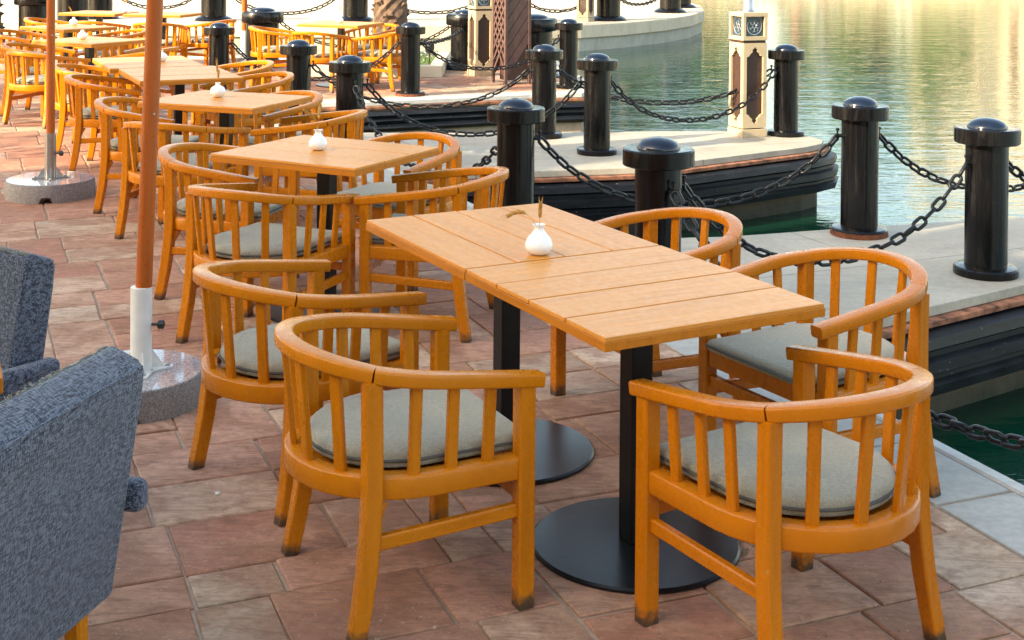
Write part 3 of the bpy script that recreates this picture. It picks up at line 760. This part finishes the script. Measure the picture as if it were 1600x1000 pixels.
def umbrella(x, y, lean, label, sleeve_mat, sl_h, pole_r, base_r, base_h, top=2.75, knob=True, dx=0):
    r = thing('parasol', (x, y, 0), 0, label, 'parasol', 'folded parasols on stone bases')
    disc_base(r, base_r, base_h)
    px = dx
    MB().lathe([(0, base_h), (pole_r+.009, base_h), (pole_r+.009, sl_h), (pole_r+.002, sl_h+.002), (0, sl_h+.002)], 32, (px, 0, 0)).build('sleeve', sleeve_mat, r, smooth=35)
    m_ = MB()
    for k in range(4):
        a_ = pi/4*0+k*pi/2+.35; u = Vector((cos(a_), sin(a_))); v = Vector((-u.y, u.x))
        pts = [u*.03+v*.042, u*.115+v*.012, u*.115-v*.012, u*.03-v*.042]
        m_.prism([(px+q_.x, q_.y) for q_ in pts], base_h+.001, base_h+.008)
        m_.add([(px+u.x*.04, u.y*.04, base_h+.008), (px+u.x*.085, u.y*.085, base_h+.008), (px+u.x*.04, u.y*.04, base_h+.075), (px+u.x*.04+v.x*.004, u.y*.04+v.y*.004, base_h+.008), (px+u.x*.085+v.x*.004, u.y*.085+v.y*.004, base_h+.008), (px+u.x*.04+v.x*.004, u.y*.04+v.y*.004, base_h+.075)], [(0,1,2), (5,4,3), (0,3,4,1), (1,4,5,2), (2,5,3,0)])
    m_.build('foot_bracket', sleeve_mat, r)
    m_ = MB()
    for k in range(4): a_ = k*pi/2+.35; m_.lathe([(0, 0), (.010, 0), (.010, .006), (.005, .010), (0, .010)], 10, (px+.095*cos(a_), .095*sin(a_), base_h+.008))
    m_.build('anchor_bolt', 'steel', r, smooth=40)
    if knob:
        kz = base_h+.55*(sl_h-base_h); m_ = MB(); m_.tube([(px+pole_r, 0, kz), (px+pole_r+.035, 0, kz)], .005, 8)
        pts = [(px+pole_r+.03, 0, kz), (px+pole_r+.036, 0, kz), (px+pole_r+.052, 0, kz), (px+pole_r+.056, 0, kz)]
        m_.tube(pts, .017, 12, upv=(0, 0, 1), scales=[.6, 1, 1, .6]); m_.build('clamp_knob', 'black_plastic', r, smooth=40)
    P0 = Vector((px, 0, base_h+.05)); P1 = Vector((px+lean*(top-base_h), 0, top))
    MB().tube([P0, P0.lerp(P1, .5), P1], pole_r, 28, upv=(0, 1, 0)).build('pole', 'pole_wood', r, smooth=40)
    m_ = MB(); z_ = .9; q_ = P0.lerp(P1, .35); m_.lathe([(0, -.004), (.005, -.003), (.005, .003), (0, .004)], 8, (q_.x+pole_r*.6, -pole_r*.8, q_.z)); m_.build('rivet', 'steel', r)
    # folded canvas above eye level
    m_ = MB(); seg = 48; rings = [(1.82, .10), (1.84, .15), (2.0, .135), (2.3, .10), (2.6, .065), (top, .02)]; vs_ = []
    for z, rr in rings:
        c_ = P0.lerp(P1, (z-P0.z)/(P1.z-P0.z))
        for k in range(seg): a_ = 2*pi*k/seg; q2 = rr*(1+.28*cos(8*a_)); vs_.append((c_.x+q2*cos(a_), c_.y+q2*sin(a_), z))
    m_.add(vs_, [(i*seg+k, i*seg+(k+1) % seg, (i+1)*seg+(k+1) % seg, (i+1)*seg+k) for i in range(len(rings)-1) for k in range(seg)]+[tuple(range(seg-1, -1, -1)), tuple((len(rings)-1)*seg+k for k in range(seg))])
    m_.build('folded_canvas', 'canvas', r, smooth=50)
umbrella(-1.395, 4.92, .034, 'parasol nearest the camera: reddish-brown pole in a white sleeve on a thick round granite slab', 'white_paint', .425, .030, .262, .115, dx=.032)
umbrella(-3.06, 8.85, .0, 'second parasol: thin reddish-brown pole in a steel sleeve on a round stone slab', 'steel', .42, .028, .285, .12)
umbrella(-3.76, 18.75, .0, 'farthest parasol: thin brown pole with a white sleeve in front of the thick drum bollard', 'white_paint', .44, .040, .28, .08, knob=False)

# ---------------------------------------------------------------- LAMP POSTS
def lamp_face(m_cream, m_brown, w_, z0, z1, rot, half):
    """one face of the pedestal: cream frame around a recessed brown panel with an ogee outline"""
    pass
def make_lamp():
    r = thing('lamp_post', (0,0,0), 0, 'x', 'lamp post', 'cream lamp posts')
    s = .245
    MB().box((0, 0, .035), (s+.01, s+.01, .07)).build('plinth', 'cream_paint', r, bevel=.004)
    MB().box((0, 0, .455), (s-.05, s-.05, .76)).build('inner_panel', 'brown_panel', r)
    # four cream face frames, each with an ogee-topped opening
    def half_w(t):      # opening half width as function of 0..1 height
        if t < .0 or t > 1: return 0
        e = min(t, 1-t)
        if e < .035: return .004+.45*e
        if e < .05: return .030
        if e < .065: return .022
        if e < .10: return .022+1.0*(e-.065)
        if e < .115: return .056
        return .084
    z0, z1 = .08, .835; seg = 60
    for k in range(4):
        m_ = MB(); a_ = k*pi/2
        def P(x, z, d): return (cos(a_)*(s/2-d)-sin(a_)*x, sin(a_)*(s/2-d)+cos(a_)*x, z)
        vs_ = []; fs_ = []
        for i in range(seg+1):
            z = z0+(z1-z0)*i/seg; t = (z-z0-.035)/(z1-z0-.07); hw = half_w(t); tp = s/2-.002-.0055*min(1, i/seg*1.0)
            for d in (0, .022):
                vs_ += [P(-tp, z, d), P(-hw, z, d), P(hw, z, d), P(tp, z, d)]
        for i in range(seg):
            a0, a1 = i*8, (i+1)*8
            for (p, q_) in ((0, 1), (2, 3)):
                fs_ += [(a0+p, a0+q_, a1+q_, a1+p), (a0+4+q_, a0+4+p, a1+4+p, a1+4+q_)]
            t = ((z0+(z1-z0)*(i+.5)/seg)-z0-.035)/(z1-z0-.07)
            if 0 <= t <= 1: fs_ += [(a0+1, a0+5, a1+5, a1+1), (a0+6, a0+2, a1+2, a1+6)]
            else: fs_ += [(a0+1, a0+2, a1+2, a1+1)]
            fs_ += [(a0, a1, a1+4, a0+4), (a0+3, a0+7, a1+7, a1+3)]
        m_.add(vs_, fs_); m_.build('face_frame', 'cream_paint', r)
    MB().box((0, 0, .845), (s-.02, s-.02, .022)).build('collar', 'brown_panel', r)
    hb = MB(); z0, z1 = .858, 1.105
    for sx in (-1, 1):
        for sy in (-1, 1): hb.box((sx*(s/2-.013), sy*(s/2-.013), (z0+z1)/2), (.030, .030, z1-z0-.06))
    hb.box((0, 0, z0+.018), (s+.006, s+.006, .036)); hb.box((0, 0, z1-.018), (s+.006, s+.006, .036))
    hd = hb.build('lamp_head', 'cream_paint', r, bevel=.002)
    MB().box((0, 0, (z0+z1)/2), (s-.05, s-.05, z1-z0-.05)).build('head_panel', 'brown_panel', hd)
    for k in range(4):
        a_ = k*pi/2; m_ = MB(); c_ = Vector((cos(a_)*(s/2-.022), sin(a_)*(s/2-.022), (z0+z1)/2)); sd = Vector((-sin(a_), cos(a_), 0)); U = Vector((0, 0, 1))
        def circ(cx_, cz_, rr, wr, n=24, a0=0, a1=2*pi):
            full = abs(a1-a0-2*pi) < 1e-3
            pts = [c_+sd*(cx_+rr*cos(a0+(a1-a0)*i/n))+U*(cz_+rr*sin(a0+(a1-a0)*i/n)) for i in range(n if full else n+1)]
            m_.tube(pts, wr, 5, closed=full, upv=tuple(sd.cross(U)))
        circ(0, 0, .074, .005); circ(0, 0, .016, .004, 14)
        for j in range(6): b = j*pi/3; circ(.038*cos(b), .038*sin(b), .018, .0035, 14, b+.6, b+5.2)
        m_.build('rosette', 'steel', hd)
        g_ = MB(); g_.box(tuple(c_-Vector((cos(a_), sin(a_), 0))*.004), (.004, .172, .172) if k % 2 == 0 else (.172, .004, .172)); g_.build('glass', 'glass_dark', hd)
    MB().lathe([(0, 1.105), (.062, 1.105), (.05, 1.125), (.047, 1.13), (.047, 3.9), (.06, 3.92), (0, 3.92)], 24).build('pole', 'steel', r, smooth=40)
    l_ = MB(); l_.lathe([(0, 3.9), (.10, 3.9), (.17, 4.0), (.15, 4.05), (.15, 4.1)], 6); l_.build('lantern_base', 'brown_wood', r); l_ = MB(); l_.lathe([(.19, 4.4), (.2, 4.42), (.08, 4.55), (.02, 4.62), (.015, 4.75), (0, 4.76)], 6, cap=False); l_.build('lantern_roof', 'brown_wood', r)
    MB().lathe([(.13, 4.06), (.17, 4.4)], 6, cap=False).build('lantern_glass', 'ceramic', r)
    return r
lp = make_lamp(); T(lp, 2.12, 11.93, 21); lp['label'] = 'cream lamp post with brown ogee panels at the tip of the middle jetty'
o = copy_tree(lp); T(o, -.40, 17.15, 25); o['label'] = 'cream lamp post partly hidden behind the left of the lattice tower'
o = copy_tree(lp); T(o, 1.62, 29.2, 58); o['label'] = 'farthest cream lamp post, small on the promenade left of a black bollard'; o.scale = (1.15, 1.15, 1.1)

# ---------------------------------------------------------------- LATTICE TOWER
def tower():
    r = thing('lattice_tower', (0, 16.22, 0), R(-62), 'tall dark brown timber tower with diamond lattice and slanted boards', 'tower')
    w0, w1, H = .36, .34, 3.4
    for sx in (-1, 1):
        for sy in (-1, 1):
            MB().sweep([(sx*(w0/2-.018), sy*(w0/2-.018), 0), (sx*(w1/2-.018), sy*(w1/2-.018), H)], rrect(.036, .036, .003), upv=(0, 1, 0)).build('corner_post', 'brown_wood', r)
    # boarded faces: slanted boards clipped to the face (faces +x, +y); lattice faces (-x, -y)
    def strip(m_, ca, cb, th, d, axis, sgn):
        pass
    def face(axis, sgn, pitch, width, dirs, name, thick):
        m_ = MB(); hw = w0/2-.034
        for dr in dirs:
            z = -1.0
            while z < H+.6:
                # centre line z = z + dr * x * k ; clip to |x|<hw, 0<z<H
                k = 1.35
                def zz(x): return z+dr*x*k
                if zz(-hw) > .02 and zz(hw) > .02 and zz(-hw) < H-.02 and zz(hw) < H-.02:
                    off = sgn*(w0/2-.012-(.003 if dr > 0 else .009)); pts = [(-hw, zz(-hw)), (hw, zz(hw))]
                    hh = width*.5*math.sqrt(1+k*k)
                    quad = [(-hw, pts[0][1]-hh), (hw, pts[1][1]-hh), (hw, pts[1][1]+hh), (-hw, pts[0][1]+hh)]
                    vs_ = []
                    for d in (-thick/2, thick/2):
                        for (x, z_) in quad:
                            vs_.append((x, off+d, z_) if axis == 'y' else (off+d, x, z_))
                    m_.add(vs_, [(3,2,1,0), (4,5,6,7), (0,1,5,4), (1,2,6,5), (2,3,7,6), (3,0,4,7)])
                z += pitch
        m_.build(name, 'brown_wood', r)
    return r, face
tw, face = tower()
face('y', -1, .135, .028, (1, -1), 'lattice_panel', .008); face('y', 1, .135, .028, (1, -1), 'lattice_panel', .008)
face('x', 1, .172, .094, (1,), 'board_panel', .012); face('x', -1, .172, .094, (1,), 'board_panel', .012)
MB().box((.06, 0, 1.7), (.2, .27, 3.3)).build('core', 'brown_panel', tw)
MB().add([], []) if False else None
cp = MB(); cp.lathe([(.30, 3.4), (.30, 3.44), (.02, 3.75), (0, 3.75)], 4); cp.build('roof', 'brown_wood', tw)

# ---------------------------------------------------------------- UPHOLSTERED ARMCHAIRS (left edge)
def rounded(m_, x0, x1, y0, y1, z0, z1): m_.box(((x0+x1)/2, (y0+y1)/2, (z0+z1)/2), (x1-x0, y1-y0, z1-z0))
def lounge_chair(x, y, ang, label):
    r = thing('upholstered_armchair', (x, y, 0), ang, label, 'armchair', 'blue grey upholstered armchairs')
    # local: +x forward (seat), back at x<0
    def slab(name, pts, y0, y1, bev, mat='armchair_fabric', cuts=0):
        m_ = MB(); n = len(pts)
        m_.add([(px, y0, pz) for px, pz in pts]+[(px, y1, pz) for px, pz in pts], [tuple(range(n)), tuple(range(2*n-1, n-1, -1))]+[(i, i+n, (i+1) % n+n, (i+1) % n) for i in range(n)])
        return m_.build(name, mat, r, smooth=50, bevel=bev, bseg=4)
    bk = slab('backrest', [(.02, .26), (-.085, .25), (-.158, .70), (-.165, .765), (-.150, .785), (-.085, .812), (-.065, .80), (-.01, .50)], -.325, .325, .016)
    slab('seat', [(-.03, .26), (.52, .26), (.54, .40), (-.03, .385)], -.27, .27, .03)
    for s in (-1, 1):
        slab('armrest', [(-.15, .435), (.48, .435), (.50, .49), (.47, .515), (-.15, .505)], *((.322, .375) if s > 0 else (-.375, -.322)), .024)
        slab('arm_panel', [(.0, .24), (.45, .24), (.46, .44), (-.06, .44)], *((.327, .366) if s > 0 else (-.366, -.327)), .012)
    # worn piping on the back's top edge
    m_ = MB(); rr = random.Random(3)
    pts = [(-.162+rr.uniform(-.001, .001), -.31+.62*k/60, .772+rr.uniform(-.001, .001)) for k in range(61)]
    m_.tube(pts, .004, 6); m_.build('seam', 'armchair_fabric', bk)
    m_ = MB()
    for k in range(260):
        yy = rr.uniform(-.31, .31); xx = -.078+rr.uniform(-.006, .012)
        b = Vector((xx, yy, .808)); d = Vector((rr.uniform(-1, 1), rr.uniform(-1, 1), rr.uniform(-.1, .8))).normalized()*rr.uniform(.004, .014)
        m_.tube([b, b+d*.6, b+d+Vector((0, 0, -.003))], .0006, 3)
    m_.build('frayed_threads', 'white_paint' if False else 'seat_fabric', bk)
    m_ = MB(); m_.tube([(-.078+.004*sin(k*.9), -.31+.62*k/60, .806) for k in range(61)], .005, 6); m_.build('worn_edge', 'piping', bk)
    for sx, sy in ((-.06, -.215), (-.06, .215), (.46, -.27), (.46, .27)):
        MB().sweep([(sx*1.15, sy*1.05, 0), (sx, sy, .262)], rrect(.042, .042, .006), upv=(0, 1, 0), scales=[.7, 1]).build('leg', 'pole_wood' if False else 'chair_wood', r)
    return r
angA = math.atan2(.25, -.968)
la_ = lounge_chair(0, 0, angA, 'blue grey fabric armchair cut by the left edge, seen from behind, nearest the camera')
# place: back's right-hand rear corner known at (-.80, 2.91)
def place_lounge(o, ang, corner, side):
    c = Vector((-.165, side*.325)); q_ = Vector((c.x*cos(ang)-c.y*sin(ang), c.x*sin(ang)+c.y*cos(ang)))
    o.location = (corner[0]-q_.x, corner[1]-q_.y, 0); o.rotation_euler = (0, 0, ang)
place_lounge(la_, angA, (-.800, 2.93), -1)
lb_ = copy_tree(la_); lb_['label'] = 'blue grey fabric armchair behind the nearest one, its torn top edge at the left edge'
angB = math.atan2(-.82, -.56); place_lounge(lb_, angB, (-1.315, 3.86), 1)
# small wooden side table whose corner enters at the left edge
st = thing('side_table', (-1.452, 3.37, 0), R(24), 'orange wooden side table, only its corner showing at the left edge between the fabric armchairs', 'table')
MB().box((0, 0, .60), (.3, .3, .04)).build('tabletop', 'table_edge_wood', st, bevel=.003)
MB().tube([(0, 0, .02), (0, 0, .58)], .022, 16).build('pedestal', 'table_iron', st, smooth=40)
MB().lathe([(0, 0), (.15, 0), (.155, .006), (.14, .016), (0, .02)], 40).build('foot_disc', 'table_iron', st, smooth=40)

# ---------------------------------------------------------------- PLANTS
def palm(x, y, h, r0, label, seed, group, lean=.02):
    rr = random.Random(seed); r = thing('palm_tree', (x, y, 0), 0, label, 'palm tree', group)
    m_ = MB(); P = []; seg = 18; n = int(h/.09); vs_ = []; 
    for i in range(n):
        z = i*h/n; rad_ = r0*(1.0+.35*math.exp(-z/.35))*(1-.12*z/h)
        for k in range(seg):
            a_ = 2*pi*k/seg; j = (k*5+i*8) % 16; bump_ = (.10 if (k+i) % 2 == 0 else -.03)+rr.uniform(-.05, .05)
            vs_.append((lean*z+rad_*(1+bump_)*cos(a_), rad_*(1+bump_)*sin(a_), z+(.02 if (k+i) % 2 else 0)))
    m_.add(vs_, [(i*seg+k, i*seg+(k+1) % seg, (i+1)*seg+(k+1) % seg, (i+1)*seg+k) for i in range(n-1) for k in range(seg)])
    # old leaf boots
    for i in range(int(h*38)):
        z = rr.uniform(.02, h-.1); a_ = rr.uniform(0, 2*pi); rad_ = r0*(1.0+.35*math.exp(-z/.35))*(1-.12*z/h); c_ = Vector((lean*z+rad_*cos(a_), rad_*sin(a_), z)); o_ = Vector((cos(a_), sin(a_), 0)); t = Vector((-sin(a_), cos(a_), 0)); w_ = rr.uniform(.03, .05)*r0/.2
        q_ = [c_-t*w_-o_*.02, c_+t*w_-o_*.02, c_+t*w_*.5+o_*.055*r0/.2+Vector((0, 0, .07)), c_-t*w_*.5+o_*.055*r0/.2+Vector((0, 0, .07)), c_+Vector((0, 0, .11))-o_*.02]
        m_.add(q_, [(0, 1, 2, 3), (3, 2, 4), (0, 3, 4), (1, 4, 2)])
    m_.build('trunk', 'bark', r)
    m_ = MB(); top = Vector((lean*h, 0, h))
    for f_ in range(34):
        az = f_*2.399+rr.uniform(-.2, .2); el = rr.uniform(-.35, 1.25); L = rr.uniform(2.0, 2.7); P = []
        for i in range(11):
            t = i/10; P.append(top+Vector((cos(az)*cos(el)*L*t, sin(az)*cos(el)*L*t, sin(el)*L*t-1.05*t*t*L*.55)))
        m_.tube(P, .018, 4, scales=[1.4-.12*i for i in range(11)])
        for i in range(1, 11):
            for hlf in (0, .5):
                b = P[i-1].lerp(P[i], hlf); d = (P[i]-P[i-1]).normalized(); sd = d.cross(Vector((0, 0, 1))).normalized(); ll = .48*(1-.55*abs(i/10-.45))
                for s in (-1, 1):
                    tip = b+sd*s*ll*.8+d*ll*.55+Vector((0, 0, -.16*ll-rr.uniform(0, .08))); wv = d*.022
                    m_.add([b-wv, b+wv, tip], [(0, 1, 2)])
    m_.build('crown', 'leaf', r)
    return r
palm(-1.72, 18.75, 5.2, .215, 'thick palm trunk rising from a planting bed behind the separate table', 4, 'palms by the water')
palm(-8.62, 21.6, 5.5, .27, 'rough palm trunk in the very top left corner beside the wide black drum', 9, 'palms by the water')
# planting bed
pl = thing('planter', (-1.73, 17.9, 0), 0, 'low stone planting bed with gravel and small white flowers round the palm trunk', 'planter')
m_ = MB(); 
for (cx_, cy_, dx, dy) in ((0, -1.05, 1.72, .16), (0, 1.05, 1.72, .16), (-.78, 0, .16, 1.94), (.78, 0, .16, 1.94)): m_.box((cx_, cy_, .075), (dx, dy, .15))
m_.build('stone_border', 'rust_trim' if False else 'sandstone', pl, bevel=.01)
MB().box((0, 0, .06), (1.42, 1.96, .1)).build('gravel', 'soil', pl)
m_ = MB(); rr = random.Random(5); fl = MB()
for k in range(900):
    x_, y_ = rr.uniform(-.7, .7), rr.uniform(-.95, .95); hgt = rr.uniform(.03, .12); a_ = rr.uniform(0, 6.28); w_ = .006
    b = Vector((x_, y_, .11)); t = Vector((cos(a_), sin(a_), 0)); m_.add([b-t*w_, b+t*w_, b+Vector((rr.uniform(-.05, .05), rr.uniform(-.05, .05), hgt))], [(0, 1, 2)])
    if k % 6 == 0:
        q_ = b+Vector((0, 0, hgt)); fl.add([q_+Vector((.012, 0, 0)), q_+Vector((0, .012, 0)), q_+Vector((-.012, 0, 0)), q_+Vector((0, -.012, 0)), q_+Vector((0, 0, .008))], [(0, 1, 4), (1, 2, 4), (2, 3, 4), (3, 0, 4)])
m_.build('grass_blades', 'leaf', pl); fl.build('flowers', 'pebble_white', pl)
gl = thing('garden_spotlight', (-1.08, 17.6, .16), 0, 'small black spotlight on a spike in the planting bed', 'spotlight')
MB().tube([(0, 0, -.05), (0, 0, .10)], .01, 6).build('spike', 'black_plastic', gl)
MB().lathe([(0, .07), (.05, .09), (.062, .14), (.062, .21), (.055, .22), (0, .215)], 20).build('housing', 'black_plastic', gl, smooth=40)

def shade_tree(x, y, h, rad_, n, seed, label):  # out-of-view tree, added to throw dappled shade on the far left tables
    rr = random.Random(seed); r = thing('tree', (x, y, 0), 0, label, 'tree', 'unseen trees added to cast dappled shade')
    m_ = MB(); m_.tube([(0, 0, 0), (.06, .03, h*.25), (-.05, .05, h*.5), (0, 0, h*.8)], .14, 10, upv=(0, 1, 0), scales=[1.2, .9, .7, .3])
    for k in range(9):
        a_ = k*2.4; z_ = h*(.38+.05*k); m_.tube([(0, .04, z_), (cos(a_)*rad_*.4, sin(a_)*rad_*.4, z_+.5), (cos(a_)*rad_*.8, sin(a_)*rad_*.8, z_+.8)], .045, 6, scales=[1, .7, .3])
    m_.build('trunk', 'bark', r); m_ = MB()
    for c_i in range(46):
        cc_ = Vector((rr.uniform(-1, 1)*rad_, rr.uniform(-1, 1)*rad_, h*rr.uniform(.42, 1.0))); cr = rr.uniform(.25, .5)
        for k in range(n):
            c_ = cc_+Vector((rr.gauss(0, 1), rr.gauss(0, 1), rr.gauss(0, .7))).normalized()*cr*rr.uniform(.2, 1)
            u = Vector((rr.gauss(0, 1), rr.gauss(0, 1), rr.gauss(0, 1))).normalized()*.075; w_ = u.cross(Vector((rr.gauss(0, 1), rr.gauss(0, 1), rr.gauss(0, 1)))).normalized()*.035
            m_.add([c_-u, c_+w_, c_+u, c_-w_], [(0, 1, 2, 3)])
    m_.build('crown', 'leaf', r)
shade_tree(-11.6, 8.3, 5.0, 1.7, 90, 51, 'unseen leafy tree added on the left to dapple the far left tables with shade')
shade_tree(-12.6, 10.9, 4.6, 1.5, 80, 52, 'smaller unseen leafy tree added beyond the first one for more dappled shade')
# far trees on the opposite bank (seen as reflections)
def leafy(x, y, h, rad_, label, seed, mat='leaf_dark'):
    rr = random.Random(seed); r = thing('tree', (x, y, .3), 0, label, 'tree', 'trees on the opposite bank')
    m_ = MB(); m_.tube([(0, 0, 0), (.1, 0, h*.3), (.0, .1, h*.6)], .22, 10, upv=(0, 1, 0), scales=[1, .7, .4])
    for k in range(6):
        a_ = k*1.05; m_.tube([(.05, 0, h*.35), (cos(a_)*rad_*.5, sin(a_)*rad_*.5, h*.62)], .08, 6)
    m_.build('trunk', 'bark', r); m_ = MB()
    cl = [(rr.uniform(-1, 1)*rad_*.8, rr.uniform(-1, 1)*rad_*.8, h*rr.uniform(.25, .95), rr.uniform(.25, .45)*rad_) for _ in range(24)]
    for (cx_, cy_, cz_, cr) in cl:
        for k in range(260):
            v = Vector((rr.gauss(0, 1), rr.gauss(0, 1), rr.gauss(0, .8))).normalized()*cr*rr.uniform(.5, 1.05); c_ = Vector((cx_, cy_, cz_))+v
            u = Vector((rr.gauss(0, 1), rr.gauss(0, 1), rr.gauss(0, 1))).normalized()*.30; w_ = u.cross(Vector((rr.gauss(0, 1), rr.gauss(0, 1), rr.gauss(0, 1)))).normalized()*.2
            m_.add([c_-u, c_+w_, c_+u, c_-w_], [(0, 1, 2, 3)])
    m_.build('crown', mat, r)
    return r
TL = [(-1, 85, 9, 4.5), (5.5, 86, 11, 4.5), (11, 85, 10, 3.5), (20, 85, 9, 3), (24, 87, 10, 3.4), (27.5, 85, 8.5, 2.8)]
seen = ['leftmost', 'second from the left', 'third from the left', 'fourth from the left', 'fifth from the left', 'rightmost']
for i, (x, y, h, rd) in enumerate(TL): leafy(x, y, h, rd, 'broad green tree on the opposite bank, %s of six' % seen[i], 20+i, 'leaf' if i % 2 else 'leaf_dark')
pf = palm(14.5, 82.5, 7.0, .25, 'tall palm on the opposite bank between broad trees, left one', 31, 'palms on the opposite bank'); 
for (x, y, lab) in ((17.5, 82, 'tall palm on the opposite bank in the middle of the row'), (30.5, 81, 'tall palm on the opposite bank, second from the right'), (35.5, 80, 'tall palm on the opposite bank before the right wing of the sandstone building')):
    o = copy_tree(pf); o.location = (x, y, .3); o['label'] = lab; o.rotation_euler = (0, 0, x)

m_ = MB(); rr = random.Random(77)
for k in range(9000):
    x_ = rr.uniform(-30, 75); y_ = 83.5-.0022*max(0, x_-10)**2*1.6+rr.uniform(-.2, 1.4); c_ = Vector((x_, y_, .3+rr.uniform(0, 2.0+.5*sin(x_*.7))))
    u = Vector((rr.gauss(0, 1), rr.gauss(0, 1), rr.gauss(0, 1))).normalized()*.3; w_ = u.cross(Vector((rr.gauss(0, 1), rr.gauss(0, 1), rr.gauss(0, 1)))).normalized()*.2
    m_.add([c_-u, c_+w_, c_+u, c_-w_], [(0, 1, 2, 3)])
tag(m_.build('hedge', 'leaf'), 'long low green hedge along the opposite bank', 'hedge')
# buildings ------------------------------------------------------
def building(name, corner, ang, L, D, H, label, storeys, bay, z0=0, arch=True):
    r = thing(name, (corner[0], corner[1], z0), ang, label, 'building')
    MB().box((L/2, D/2, H/2), (L, D, H)).build('wall', 'sandstone', r)
    rf = MB(); rf.box((L/2, D/2, H+.35), (L+.5, D+.5, .3)); 
    n = int(L/1.2)
    for k in range(n): rf.box((.4+k*(L-.8)/(n-1), -.1, H+.8), (.6, .3, .6))
    rf.build('parapet', 'sandstone_trim', r)
    sh = H/storeys; nb = int(L/bay)
    for s in range(storeys):
        for b in range(nb):
            cx_ = (b+.5)*L/nb; z = s*sh+sh*.5; w_, hh = bay*.42, sh*.56
            fr = MB(); t = .18
            fr.box((cx_-w_/2-t/2, -.06, z), (t, .2, hh+2*t)); fr.box((cx_+w_/2+t/2, -.06, z), (t, .2, hh+2*t)); fr.box((cx_, -.06, z+hh/2+t/2), (w_, .2, t)); fr.box((cx_, -.07, z-hh/2-t/2), (w_, .24, t))
            f_ = fr.build('window', 'sandstone_trim', r)
            MB().box((cx_, -.012, z), (w_, .03, hh)).build('pane', 'window_glass', f_)
    co_ = MB()
    for s in range(1, storeys): co_.box((L/2, -.12, s*sh), (L+.2, .3, .22))
    co_.build('cornice', 'sandstone_trim', r)
    return r
d_ = Vector((-.68, .73)).normalized(); cn = Vector((-11.7, -1.8))+d_*5.6
# unseen building added to shade the near terrace: facade runs along d_, body behind it
far_c = Vector((-11.7, -1.8))+d_*5.6; near_c = far_c-d_*34
building('shading_building', (near_c.x+.15, near_c.y), math.atan2(d_.y, d_.x), 34, 9, 7.35, 'unseen sandstone building added on the left to shade the near terrace', 2, 3.2)
building('hotel_building', (30, 100), R(-18), 62, 14, 15, 'long sandstone hotel on the opposite bank, right of the trees', 4, 3.6, z0=.3)
building('hotel_building', (-25, 112), R(-4), 42, 12, 13, 'sandstone hotel wing standing behind the trees on the opposite bank', 3, 4, z0=.3)

# small bits on the floor
def pebble(x, y, s, lab, mat='pebble_white'):
    bm = bmesh.new(); bmesh.ops.create_icosphere(bm, subdivisions=2, radius=s); rr = random.Random(int(x*1000))
    for v in bm.verts: v.co *= 1+rr.uniform(-.15, .15); v.co.z *= .6
    me = bpy.data.meshes.new('pebble'); bm.to_mesh(me); bm.free(); o = link('pebble', me, mat, smooth=60); o.location = (x, y, s*.5); tag(o, lab, 'pebble')
pebble(-.895, 4.09, .009, 'single white pebble on the flagstones left of the nearest chair')
rr = random.Random(2); m_ = MB()
for k in range(70):
    x_, y_ = .66+rr.gauss(0, .035), 3.83+rr.gauss(0, .06); s = rr.uniform(.003, .008); m_.lathe([(0, 0), (s, s*.4), (s*.7, s), (0, s*1.2)], 5, (x_, y_, .001))
for k in range(260):
    x_, y_ = rr.uniform(-1.5, 1.3), rr.uniform(3.0, 6); s = rr.uniform(.0008, .0026); m_.lathe([(0, 0), (s, s*.4), (s*.7, s), (0, s*1.2)], 5, (x_, y_, .001))
tag(m_.build('gravel_crumbs', 'soil'), 'crumbs of gravel scattered on the flagstones by the table foot', 'gravel', kind='stuff')
